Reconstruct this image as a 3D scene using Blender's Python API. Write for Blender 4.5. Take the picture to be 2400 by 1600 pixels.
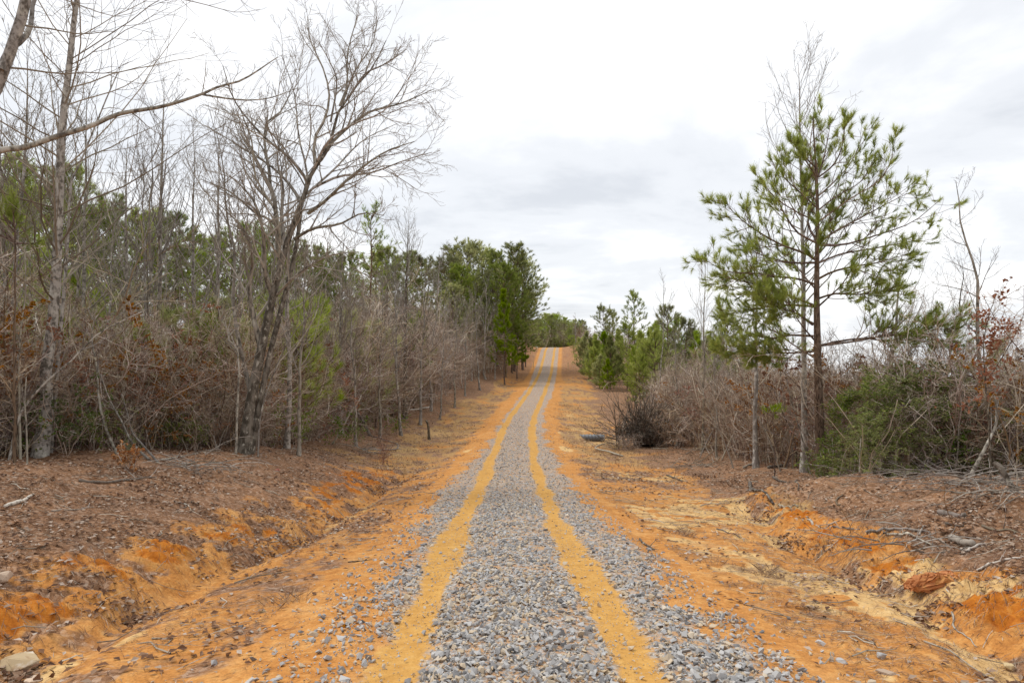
import bpy, bmesh, math
import numpy as np
from mathutils import Vector

# ------------------------------------------------------------------ scene, camera, sky, sun
for o in list(bpy.data.objects):
    bpy.data.objects.remove(o)
sc = bpy.context.scene
COL = sc.collection
EYE = 1.75
FPX = 1600.0            # focal length in photo pixels (24 mm on 36 mm, 2400 px wide)

cam_d = bpy.data.cameras.new('camera')
cam_d.lens = 24.0; cam_d.sensor_width = 36.0; cam_d.clip_start = 0.1; cam_d.clip_end = 3000
cam = bpy.data.objects.new('camera', cam_d); COL.objects.link(cam)
cam.location = (0, 0, EYE); cam.rotation_euler = (math.radians(90), 0, 0)
sc.camera = cam

SKYZ = 0.4
SUN_EL, SUN_AZ = math.radians(58), math.radians(-60)      # azimuth from +Y towards +X
w = bpy.data.worlds.new('World'); sc.world = w; w.use_nodes = True
nt = w.node_tree; nt.nodes.clear()
def nn(t, typ, **kw):
    n = t.nodes.new(typ)
    for k, v in kw.items():
        if k.startswith('i_'):
            n.inputs[k[2:]].default_value = v
        else:
            setattr(n, k, v)
    return n
def math_node(t, op, a, b=None, c=None, clamp=False):
    n = t.nodes.new('ShaderNodeMath'); n.operation = op; n.use_clamp = clamp
    for i, v in enumerate((a, b, c)):
        if v is None: continue
        if isinstance(v, (int, float)): n.inputs[i].default_value = v
        else: t.links.new(v, n.inputs[i])
    return n.outputs[0]
def ramp(t, fac, stops, interp='LINEAR'):
    n = t.nodes.new('ShaderNodeValToRGB'); n.color_ramp.interpolation = interp
    cr = n.color_ramp
    while len(cr.elements) < len(stops): cr.elements.new(0.5)
    for e, (p, c) in zip(cr.elements, stops):
        e.position = p
        e.color = (c[0], c[1], c[2], 1) if hasattr(c, '__len__') else (c, c, c, 1)
    if fac is not None: t.links.new(fac, n.inputs[0])
    return n.outputs[0]
def mixc(t, fac, a, b, blend='MIX'):
    n = t.nodes.new('ShaderNodeMix'); n.data_type = 'RGBA'; n.blend_type = blend
    for sock, v in ((n.inputs[0], fac), (n.inputs[6], a), (n.inputs[7], b)):
        if isinstance(v, (int, float)): sock.default_value = v
        elif isinstance(v, tuple): sock.default_value = (v[0], v[1], v[2], 1)
        else: t.links.new(v, sock)
    return n.outputs[2]

tc = nn(nt, 'ShaderNodeTexCoord'); sep = nn(nt, 'ShaderNodeSeparateXYZ'); nt.links.new(tc.outputs['Generated'], sep.inputs[0])
zz = math_node(nt, 'ADD', math_node(nt, 'MAXIMUM', sep.outputs[2], 0.0), 0.16)
cmb = nn(nt, 'ShaderNodeCombineXYZ')
nt.links.new(math_node(nt, 'DIVIDE', sep.outputs[0], zz), cmb.inputs[0])
nt.links.new(math_node(nt, 'DIVIDE', sep.outputs[1], zz), cmb.inputs[1])
cmb.inputs[2].default_value = SKYZ
cn = nn(nt, 'ShaderNodeTexNoise', i_Scale=0.8, i_Detail=9.0, i_Roughness=0.56, i_Distortion=0.3); nt.links.new(cmb.outputs[0], cn.inputs['Vector'])
cloud = ramp(nt, cn.outputs['Fac'], [(0.35, (0.475, 0.493, 0.524)), (0.45, (0.57, 0.584, 0.608)), (0.54, (0.66, 0.668, 0.682)), (0.66, (0.78, 0.78, 0.782))], 'EASE')
sky = nn(nt, 'ShaderNodeTexSky', sky_type='NISHITA', sun_disc=False, sun_elevation=SUN_EL, sun_rotation=SUN_AZ)
skyd = mixc(nt, 1.0, sky.outputs[0], (0.1, 0.1, 0.1), 'MULTIPLY')
bg = nn(nt, 'ShaderNodeBackground', i_Strength=1.0)
nt.links.new(mixc(nt, 0.94, skyd, cloud), bg.inputs[0])
nt.links.new(bg.outputs[0], nn(nt, 'ShaderNodeOutputWorld').inputs[0])

sun_d = bpy.data.lights.new('sun', 'SUN'); sun_d.energy = 1.5; sun_d.angle = math.radians(22); sun_d.color = (1.0, 0.97, 0.92)
sun = bpy.data.objects.new('sun', sun_d); COL.objects.link(sun)
sdir = Vector((math.sin(SUN_AZ)*math.cos(SUN_EL), math.cos(SUN_AZ)*math.cos(SUN_EL), math.sin(SUN_EL)))
sun.rotation_euler = sdir.to_track_quat('Z', 'Y').to_euler(); sun.location = (0, 0, 60)
sc.view_settings.view_transform = 'Standard'; sc.view_settings.look = 'None'
sc.view_settings.gamma = 1; sc.view_settings.exposure = 0.70
sc.cycles.max_bounces = 6; sc.cycles.diffuse_bounces = 4; sc.cycles.transmission_bounces = 3; sc.cycles.glossy_bounces = 2

# ------------------------------------------------------------------ helpers
RNG = np.random.default_rng(7)

def _hash(ix, iy, s):
    h = (ix.astype(np.int64)*374761393 + iy.astype(np.int64)*668265263 + s*1274126177) & 0xffffffff
    h = ((h ^ (h >> 13))*1274126177) & 0xffffffff
    h = (h ^ (h >> 16)) & 0xffff
    return h/65535.0
def vnoise(x, y, s=0):
    x = np.asarray(x, float); y = np.asarray(y, float)
    ix = np.floor(x); iy = np.floor(y); fx = x-ix; fy = y-iy
    fx = fx*fx*fx*(fx*(fx*6-15)+10); fy = fy*fy*fy*(fy*(fy*6-15)+10)
    a = _hash(ix, iy, s); b = _hash(ix+1, iy, s); c = _hash(ix, iy+1, s); d = _hash(ix+1, iy+1, s)
    return (a*(1-fx)+b*fx)*(1-fy)+(c*(1-fx)+d*fx)*fy
def fbm(x, y, s=0, o=4):
    t = 0; a = 0.5; n = 0
    for i in range(o):
        t = t+a*vnoise(x*2**i+17.3*i, y*2**i-9.1*i, s+i*13); n += a; a *= 0.5
    return t/n
def sst(a, b, x):
    t = np.clip((x-a)/(b-a), 0, 1); return t*t*(3-2*t)

def link(o, parent=None):
    COL.objects.link(o)
    if parent is not None: o.parent = parent
    return o
def tag(o, label=None, cat=None, group=None, kind=None):
    if label: o['label'] = label
    if cat: o['category'] = cat
    if group: o['group'] = group
    if kind: o['kind'] = kind
    return o
def empty(name, loc, label, cat, group=None, rz=0.0, scale=1.0):
    o = bpy.data.objects.new(name, None); link(o)
    o.location = loc; o.rotation_euler = (0, 0, rz)
    o.scale = scale if hasattr(scale, '__len__') else (scale,)*3
    o.empty_display_size = 0.2
    return tag(o, label, cat, group)
def mesh_np(name, V, faces, mats, midx=None, attrs=None, smooth=False):
    """faces: list of int arrays (k,3) or (k,4); midx: list of int per array; attrs: {name: array} on points"""
    me = bpy.data.meshes.new(name)
    V = np.ascontiguousarray(V, dtype=np.float32)
    faces = [np.asarray(f, dtype=np.int32) for f in faces if len(f)]
    me.vertices.add(len(V)); me.vertices.foreach_set('co', V.ravel())
    loops = np.concatenate([f.ravel() for f in faces]) if faces else np.zeros(0, np.int32)
    tot = np.concatenate([np.full(len(f), f.shape[1], np.int32) for f in faces]) if faces else np.zeros(0, np.int32)
    me.loops.add(len(loops)); me.loops.foreach_set('vertex_index', loops)
    me.polygons.add(len(tot))
    st = np.concatenate(([0], np.cumsum(tot)[:-1])).astype(np.int32)
    me.polygons.foreach_set('loop_start', st)
    for m in mats: me.materials.append(m)
    if midx is not None:
        me.polygons.foreach_set('material_index', np.concatenate([np.full(len(f), i, np.int32) for f, i in zip(faces, midx)]))
    if attrs:
        for k, a in attrs.items():
            a = np.asarray(a, np.float32)
            if a.ndim == 1:
                at = me.attributes.new(k, 'FLOAT', 'POINT'); at.data.foreach_set('value', a)
            else:
                at = me.attributes.new(k, 'FLOAT_COLOR', 'POINT')
                c = np.ones((len(a), 4), np.float32); c[:, :3] = a
                at.data.foreach_set('color', c.ravel())
    me.update(calc_edges=True)
    if smooth: me.shade_smooth()
    else: me.shade_flat()
    return me
def norm(v):
    return v/np.maximum(np.linalg.norm(v, axis=-1, keepdims=True), 1e-9)

class Geo:
    """collects vertices, faces and a tint per vertex"""
    def __init__(s): s.V = []; s.F = []; s.T = []; s.n = 0
    def add(s, V, F, T):
        V = V.reshape(-1, 3); s.V.append(V); s.F.append(F+s.n); s.T.append(np.broadcast_to(T, (len(V),)).astype(np.float32)); s.n += len(V)
    def mesh(s, name, mat, smooth=False):
        return mesh_np(name, np.concatenate(s.V), s.F, [mat], None, {'tint': np.concatenate(s.T)}, smooth)
    def tubes(s, P, R, sides, rng, tint=None):
        P = np.asarray(P, float); R = np.asarray(R, float)
        m, n = R.shape
        T = np.empty_like(P)
        T[:, 1:-1] = P[:, 2:]-P[:, :-2]; T[:, 0] = P[:, 1]-P[:, 0]; T[:, -1] = P[:, -1]-P[:, -2]
        T = norm(T)
        mean = norm(P[:, -1]-P[:, 0])
        ref = np.where(np.abs(mean[:, 2:3]) > 0.7, np.array([[1.0, 0.13, 0.0]]), np.array([[0.1, 0.2, 1.0]]))[:, None, :]
        A = norm(np.cross(T, np.broadcast_to(ref, T.shape))); B = np.cross(T, A)
        ang = np.arange(sides)*2*math.pi/sides
        V = P[:, :, None, :]+R[:, :, None, None]*(A[:, :, None, :]*np.cos(ang)[None, None, :, None]+B[:, :, None, :]*np.sin(ang)[None, None, :, None])
        i = np.arange(n-1)[:, None]*sides; j = np.arange(sides)[None, :]; j2 = (j+1) % sides
        q = np.stack([np.broadcast_to(x, (n-1, sides)) for x in (i+j, i+j2, i+sides+j2, i+sides+j)], -1).reshape(-1, 4)
        F = (q[None]+(np.arange(m)*n*sides)[:, None, None]).reshape(-1, 4)
        t = rng.random(m) if tint is None else np.broadcast_to(tint, (m,))
        s.add(V, F, np.repeat(t, n*sides))
    def leaves(s, C, size, rng, tint=None, flat=0.0, aspect=0.6):
        """folded diamond leaves at C; flat 1 = lying"""
        m = len(C); size = np.broadcast_to(size, (m,))[:, None]
        u = rng.normal(size=(m, 3)); u[:, 2] *= (1-flat); u = norm(u)
        n0 = rng.normal(size=(m, 3)); n0[:, 2] += 5*flat
        v = norm(np.cross(n0, u)); nn_ = np.cross(u, v)
        a = C-u*size*.5; b = C+u*size*.5
        c = C+v*size*aspect*.5+nn_*size*.12; d = C-v*size*aspect*.5+nn_*size*.12
        V = np.stack([a, c, b, d], 1)
        k = np.arange(m)[:, None]*4
        F = np.concatenate([k+np.array([[0, 1, 2]]), k+np.array([[0, 2, 3]])])
        t = rng.random(m) if tint is None else np.broadcast_to(tint, (m,))
        s.add(V, F, np.repeat(t, 4))
    def tufts(s, C, D, rng, n=40, L=0.2, wid=0.007, spread=0.55, back=0.3, tint=None, droop=0.0):
        """needle tufts at C pointing along D"""
        m = len(C)
        Cn = np.repeat(C, n, 0); Dn = np.repeat(norm(D), n, 0); k = m*n
        off = rng.random((k, 1))*back
        st = Cn-Dn*off
        d = norm(Dn+rng.normal(size=(k, 3))*spread+np.array([[0, 0, -droop]]))
        ln = L*(0.65+0.5*rng.random((k, 1)))
        sd = norm(np.cross(d, rng.normal(size=(k, 3))))*wid
        V = np.stack([st-sd*.5, st+sd*.5, st+d*ln], 1)
        F = np.arange(k*3).reshape(-1, 3)
        t = rng.random(m) if tint is None else np.broadcast_to(tint, (m,))
        s.add(V, F, np.repeat(t, n*3))

def interp_poly(P, R, idx, t):
    n = P.shape[1]; f = np.clip(t, 0, 0.9999)*(n-1); i = f.astype(int); a = (f-i)[:, None]
    p0 = P[idx, i]; p1 = P[idx, i+1]
    return p0*(1-a)+p1*a, norm(p1-p0), R[idx, i]*(1-a[:, 0])+R[idx, i+1]*a[:, 0]
def plen(P): return np.linalg.norm(P[:, 1:]-P[:, :-1], axis=2).sum(1)
def sprout(P, R, rng, n, t0=.2, t1=1., ang=50, asd=12, L=.45, Lv=.35, taper=.6, up=.1, wig=.15, npts=5, rr=.6, rmin=.003, keep=1.0, endr=None, spreadxy=False):
    """children along each parent polyline, vectorised"""
    P = np.asarray(P); m = len(P); pl = plen(P)
    idx = np.repeat(np.arange(m), n)
    t = t0+(t1-t0)*((np.tile(np.arange(n), m)+rng.random(m*n))/n)
    if keep < 1:
        k = rng.random(len(t)) < keep; idx = idx[k]; t = t[k]
    pos, tan, r = interp_poly(P, R, idx, t)
    rv = rng.normal(size=pos.shape)
    if spreadxy: rv[:, 2] *= .35
    perp = norm(rv-(rv*tan).sum(1, keepdims=True)*tan)
    a = np.radians(rng.normal(ang, asd, len(t)))[:, None]
    d = np.cos(a)*tan+np.sin(a)*perp
    ln = pl[idx]*L*(1-taper*t)*(1+Lv*(rng.random(len(t))*2-1))
    st = (ln/(npts-1))[:, None]
    Q = np.empty((len(t), npts, 3)); Q[:, 0] = pos
    for i in range(1, npts):
        d = norm(d+rng.normal(size=d.shape)*wig+np.array([[0, 0, up]]))
        Q[:, i] = Q[:, i-1]+d*st
    r0 = np.maximum(r*rr, rmin)
    e = rmin if endr is None else endr
    RR = r0[:, None]*(1-np.linspace(0, 1, npts))[None]+e*np.linspace(0, 1, npts)[None]
    return Q, RR
def resample(pts, n):
    pts = np.asarray(pts, float); seg = np.linalg.norm(pts[1:]-pts[:-1], axis=1); c = np.concatenate(([0], np.cumsum(seg)))
    # Catmull-Rom smoothing by dense cubic
    t = np.linspace(0, c[-1], n)
    out = np.empty((n, pts.shape[1]))
    m = np.empty_like(pts); m[1:-1] = (pts[2:]-pts[:-2])/(c[2:]-c[:-2])[:, None]; m[0] = (pts[1]-pts[0])/seg[0]; m[-1] = (pts[-1]-pts[-2])/seg[-1]
    k = np.clip(np.searchsorted(c, t, side='right')-1, 0, len(seg)-1); h = seg[k]; u = ((t-c[k])/h)[:, None]; h = h[:, None]
    out = (2*u**3-3*u**2+1)*pts[k]+(u**3-2*u**2+u)*h*m[k]+(-2*u**3+3*u**2)*pts[k+1]+(u**3-u**2)*h*m[k+1]
    return out

# ------------------------------------------------------------------ terrain functions
_Y = np.array([-60, -20, 0, 4.5, 8.2, 14, 21, 29, 37, 44, 52, 68, 85, 100, 112, 123, 134, 144, 160, 200, 300, 700.])
_Z = np.array([4.0, 1.8, 0.0, -.5, -.96, -1.68, -2.5, -3.05, -3.36, -3.52, -3.62, -3.66, -3.35, -2.75, -1.95, -.82, .28, .55, -.6, -3.0, -6, -12.])
_X = np.array([1.5, .6, .1, .08, .0, -.05, -.05, .05, .25, .5, .95, 2.25, 3.7, 4.9, 5.8, 6.65, 7.5, 8.3, 9.6, 13, 20, 40.])
_yd = np.linspace(-60, 700, 7601)
def _smooth(a, k):
    w_ = np.hanning(k); w_ /= w_.sum(); return np.convolve(np.pad(a, k//2, mode='edge'), w_, 'valid')[:len(a)]
_zd = _smooth(np.interp(_yd, _Y, _Z), 81); _xd = _smooth(np.interp(_yd, _Y, _X), 121)
def road_z(Y): return np.interp(Y, _yd, _zd)
def road_x(Y): return np.interp(Y, _yd, _xd)
UC = np.array([-300, -120, -60, -30, -16, -10, -7.5, -5.6, -4.6, -3.7, -2.6, -1.7, 0, 1.7, 2.8, 4.2, 5, 6.5, 8.5, 11, 16, 30, 60, 120, 300.])
YC = np.array([6, 14, 20, 28, 40, 60, 90, 130, 170.])
OT = np.array([
 [5, 3.6, 2.8, 2.1, 1.5, .90, .60, .30, .03, -.20, -.13, -.04, .03, -.03, -.14, -.24, -.10, .22, .50, .62, .5, -2.5, -8, -18, -44],
 [5, 3.6, 2.8, 2.1, 1.5, 1.0, .78, .36, .03, -.22, -.13, -.04, .03, -.03, -.12, -.22, -.24, .06, .38, .44, .1, -2.8, -8, -18, -44],
 [5, 3.6, 2.8, 2.1, 1.5, 1.15, .98, .42, .02, -.30, -.14, -.03, .03, -.03, -.10, -.18, -.24, -.18, .10, .15, -.1, -3.2, -9, -18, -44],
 [5, 3.6, 2.8, 2.0, 1.3, .75, .35, -.15, -.32, -.28, -.14, -.03, .03, -.03, -.15, -.25, -.28, -.25, -.1, -.05, -.2, -3.2, -9, -18, -44],
 [5, 3.6, 2.8, 1.9, 1.2, .35, .0, -.25, -.36, -.36, -.22, -.04, .03, -.04, -.26, -.44, -.50, -.46, -.36, -.3, -.3, -3.2, -9, -18, -44],
 [5, 3.6, 2.8, 1.9, 1.2, .50, .15, -.1, -.22, -.26, -.15, -.03, .03, -.03, -.20, -.34, -.40, -.40, -.3, -.3, -.3, -3.2, -9, -18, -44],
 [5, 3.6, 2.8, 2.1, 1.6, 1.2, .9, .5, .05, -.2, -.12, -.03, .03, -.03, .0, .05, .0, -.2, -.3, -.5, -.6, -3.2, -9, -18, -44],
 [5, 3.6, 2.8, 2.3, 1.9, 1.7, 1.5, 1.2, .6, .1, -.05, -.02, .02, -.02, .05, .4, .6, .5, .2, .0, -.3, -3.2, -9, -18, -44],
 [5, 3.6, 2.8, 2.1, 1.6, 1.2, 1.0, .6, .3, .1, .0, 0, 0, 0, .05, .2, .3, .3, .2, .0, -.3, -3.2, -9, -18, -44]])
_ud = np.arange(-30, 30.01, .1)
_od = np.stack([_smooth(np.interp(_ud, UC, r), 9) for r in OT])
def offset(u, Y):
    fy = np.interp(Y, YC, np.arange(len(YC))); iy = np.clip(fy.astype(int), 0, len(YC)-2); a = fy-iy; a = a*a*(3-2*a)
    fu = np.clip((u+30)/.1, 0, len(_ud)-1.001); iu = fu.astype(int); b = fu-iu
    near = ((_od[iy, iu]*(1-b)+_od[iy, iu+1]*b)*(1-a)+(_od[iy+1, iu]*(1-b)+_od[iy+1, iu+1]*b)*a)
    far = np.interp(u, UC, OT[4])
    return np.where(np.abs(u) < 29.9, near, far)
def ditch_l(Y): return -3.75+.5*(vnoise(Y*.35, Y*0+3.3, 5)-.5)+.28*(vnoise(Y*1.4, Y*0+1.3, 6)-.5)
def ditch_r(Y): return np.interp(Y, [4, 7, 11, 15, 20], [4.1, 4.3, 4.62, 5.3, 6.6])+.35*(vnoise(Y*.5, Y*0+8.3, 7)-.5)+.22*(vnoise(Y*1.7, Y*0+2.3, 8)-.5)
def ground_h(X, Y, info=False):
    X = np.asarray(X, float); Y = np.asarray(Y, float)
    X, Y = np.broadcast_arrays(X, Y)
    u = X-road_x(Y)
    z = road_z(Y)+offset(u, Y)
    # eroded roadside gullies
    ml = sst(29, 22, Y)*sst(-30, 0, Y); dl = u-ditch_l(Y)
    wl = .20+.12*vnoise(Y*.9, Y*0, 9)
    z = z-ml*(.10+.12*vnoise(Y*.8, Y*0, 12))*np.exp(-(dl/np.where(dl < 0, wl*.7, wl*1.5))**2)
    lump = fbm(X*2.2, Y*2.2, 31, 3)
    face = sst(-.12, -.42, dl)*sst(-1.9, -.6, dl)
    rid = np.abs(fbm(X*5.5, Y*5.5, 33, 3)-.5)*2; lump2 = fbm(X*1.1+7, Y*1.1, 35, 3)
    z = z+ml*face*(.0+.17*(lump-.42)+.20*(lump2-.5)-.11*(.35-rid)*sst(.6, .2, rid))
    mr = sst(19, 14.5, Y)*sst(-20, 0, Y); dr = u-ditch_r(Y)
    wr = .20+.1*vnoise(Y*1.1, Y*0, 19)
    z = z-mr*(.12+.14*vnoise(Y*.8, Y*0, 14))*np.exp(-(dr/np.where(dr > 0, wr*.6, wr*1.5))**2)
    facer = sst(.10, .38, dr)*sst(1.6, .55, dr)
    z = z+mr*facer*(.02+.24*(lump-.42)+.22*(lump2-.5)-.15*(.35-rid)*sst(.6, .2, rid))
    crk = np.abs(fbm(X*9+.7*lump, Y*9, 37, 2)-.5)*2
    z = z-(ml*face+mr*facer)*.065*sst(.14, .0, crk)
    ril = np.abs(fbm(u*1.3, Y*5.5, 39, 2)-.5)*2; z = z-(ml*sst(-.1, -.3, dl)*sst(-1.5, -.5, dl)+mr*sst(.1, .3, dr)*sst(1.3, .5, dr))*.08*sst(.22, .0, ril)
    # roughness
    off = sst(1.7, 3.2, np.abs(u))
    z = z+off*(.10*(fbm(X*.9, Y*.9, 41, 3)-.5)+.07*(fbm(X*3.5, Y*3.5, 43, 3)-.5)+.03*(fbm(X*9, Y*9, 44, 2)-.5))+.012*(fbm(X*6, Y*6, 47, 2)-.5)
    wood = sst(6.5, 9, np.abs(u))
    z = z+wood*.35*(fbm(X*.25, Y*.25, 51, 3)-.5)
    mound = sst(5.0, 6.5, u)*sst(13, 9.5, u)*sst(3, 5, Y)*sst(19, 15.5, Y)
    z = z+mound*(.10+.6*(fbm(X*.55+3, Y*.55, 61, 3)-.42)+.16*(fbm(X*1.9, Y*1.9, 63, 3)-.5))
    # fill over the culvert and the scour at its mouth
    cv = np.exp(-((Y-39.3)/1.6)**2)
    z = z+cv*(.17*sst(1.8, 2.5, u)*sst(3.95, 3.5, u)-.16*sst(3.5, 3.9, u)*sst(6.8, 5.6, u))
    # wheel tracks pressed in, crown between
    for c in (-.85, .85):
        z = z-.035*np.exp(-((u-c-.08*(vnoise(Y*.3, Y*0+c, 71)-.5))/.26)**2)
    if not info: return z
    return z, u, dl, ml, dr, mr, face*ml, facer*mr, mound, lump
def hz(x, y): return float(ground_h(np.array([x]), np.array([y]))[0])

# stuff masks used by the ground sheets and by what is strewn on them
def rut_mask(u, Y):
    wob = .10*(vnoise(Y*.33, Y*0+1, 71)-.5)+.03*(vnoise(Y*1.3, Y*0+1, 72)-.5)
    u = u+.07*(fbm(u*3, Y*2.2, 77, 3)-.5)*sst(30, 15, Y)
    wl = .205+.0*sst(20, 45, Y)+.13*sst(70, 30, Y)*(vnoise(Y*.7, Y*0, 73)-.5)+.06*(vnoise(Y*3.1, Y*0, 75)-.5); wr = .175+.02*sst(20, 45, Y)+.13*sst(70, 30, Y)*(vnoise(Y*.7, Y*0+5, 74)-.5)+.06*(vnoise(Y*3.3, Y*0, 76)-.5)
    a = sst(wl+.15, wl-.12, np.abs(u+.85-wob)); b = sst(wr+.15, wr-.12, np.abs(u-.85-wob))
    return np.maximum(a, b)
def gravel_mask(X, u, Y):
    n = (fbm(X*1.1, Y*.55, 81, 3)-.5+.7*(fbm(X*3.1, Y*2.1, 83, 3)-.5))*sst(120, 20, Y)
    eL = 1.30+.8*n+.20*sst(8, 16, Y)-.30*sst(20, 40, Y)+.5*sst(75, 100, Y); eR = 1.62+.9*n-.15*sst(10, 30, Y)+.15*sst(50, 80, Y)
    e = np.where(u < 0, eL, eR)
    m = sst(e+.60, e-.45, np.abs(u)); near = sst(14, 6, Y)
    return m*(1-near*.55*sst(.2, -.2, u+1.0)*sst(.35, .6, fbm(X*2.0, Y*1.4, 85, 3)))
def masks(X, Y):
    z, u, dl, ml, dr, mr, fl, fr, mound, lump = ground_h(X, Y, True)
    n1 = fbm(X*.7, Y*.7, 91, 4)-.5; n2 = fbm(X*.35+9, Y*.35, 93, 3)-.5
    left = sst(-4.3, -5.7, u+2.6*n1+.25*sst(20, 30, Y))
    left_mid = sst(-5.0, -8.5, u+5*n1)            # thinner litter in the clearing further down
    k = sst(22, 28, Y)*sst(75, 60, Y)
    left = left*(1-k)+left_mid*k
    right = np.where(Y < 17, sst(.35, 1.0, dr+1.6*n1), sst(4.5, 7.5, u+4*n1))
    litter = np.clip(np.maximum(left, right), 0, 1)
    n3 = fbm(X*2.6, Y*2.6, 94, 3)-.5; strew = (.38*sst(-.04, .18, n1)+.5*sst(.0, .2, n3))*sst(1.6, 2.8, np.abs(u))*np.where((Y < 20) & (u > 0) & (dr < 0), .45, 1)
    litter = np.maximum(litter, strew)
    far = sst(70, 100, Y)
    litter = np.maximum(litter*(1-.3*far*sst(10, 6, np.abs(u))), .5*far*sst(1.8, 2.6, np.abs(u)))
    deep = np.clip(fl*(.46+1.8*(lump-.45)+1.4*n2)+fr*(.45+1.4*(lump-.42)+1.0*n2), 0, 1)+.35*sst(.05, .2, n2)*sst(2, 3, np.abs(u))*sst(6, 4.5, np.abs(u))
    deep = deep+.22*far*sst(2, 3, np.abs(u))*sst(8, 6, np.abs(u))
    litter = litter*(1-.8*np.clip(fl*sst(.46, .6, lump)+fr*.8, 0, 1))+.45*fl*sst(.5, .38, lump)
    sand = ml*.6*np.exp(-((dl-.30)/.3)**2)*sst(.50, .66, fbm(X*.8, Y*.5, 95, 2))+mr*.9*np.exp(-((dr+.15)/.2)**2)*sst(.35, .5, fbm(X*.8, Y*.6, 97, 2))
    sand = sand+sst(.04, .13, fbm(X*.42+4, Y*.22, 99, 3)-.5)*sst(24, 27, Y)*sst(60, 45, Y)*sst(1.6, 2.2, np.abs(u))*sst(7, 5, np.abs(u))
    sand = sand+.42*sst(-.12, .12, n1+n3)*sst(2.0, 2.8, u)*sst(.1, -.5, dr)*sst(30, 16, Y)
    sand = sand+.5*sst(.06, .2, n2)*sst(2.2, 3.0, u)*sst(7, 5, u)*sst(60, 30, Y)*(.4+1.2*sst(-.1, .1, n3))+.45*mr*sst(.45, .7, dr)*sst(1.2, .8, dr)*sst(.48, .62, lump)
    straw = sst(18, 30, Y)*sst(110, 70, Y)*sst(1.9, 3.0, np.abs(u))*(.68+1.3*n1)+mound*.75*(.6+1.8*n2)
    return z, u, np.stack([litter, np.clip(deep, 0, 1), np.clip(sand, 0, 1)], -1), np.stack([gravel_mask(X, u, Y), rut_mask(u, Y), np.clip(straw, 0, 1)], -1)

# ------------------------------------------------------------------ materials
def new_mat(name):
    m = bpy.data.materials.new(name); m.use_nodes = True
    t = m.node_tree; t.nodes.clear()
    out = t.nodes.new('ShaderNodeOutputMaterial'); b = t.nodes.new('ShaderNodeBsdfPrincipled')
    t.links.new(b.outputs[0], out.inputs[0]); b.inputs['Roughness'].default_value = .9
    b.inputs['Specular IOR Level'].default_value = .2
    return m, t, b, out
def noise(t, vec, scale, detail=3, rough=.55):
    n = t.nodes.new('ShaderNodeTexNoise'); n.inputs['Scale'].default_value = scale; n.inputs['Detail'].default_value = detail; n.inputs['Roughness'].default_value = rough
    if vec is not None: t.links.new(vec, n.inputs['Vector'])
    return n.outputs['Fac']

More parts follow.
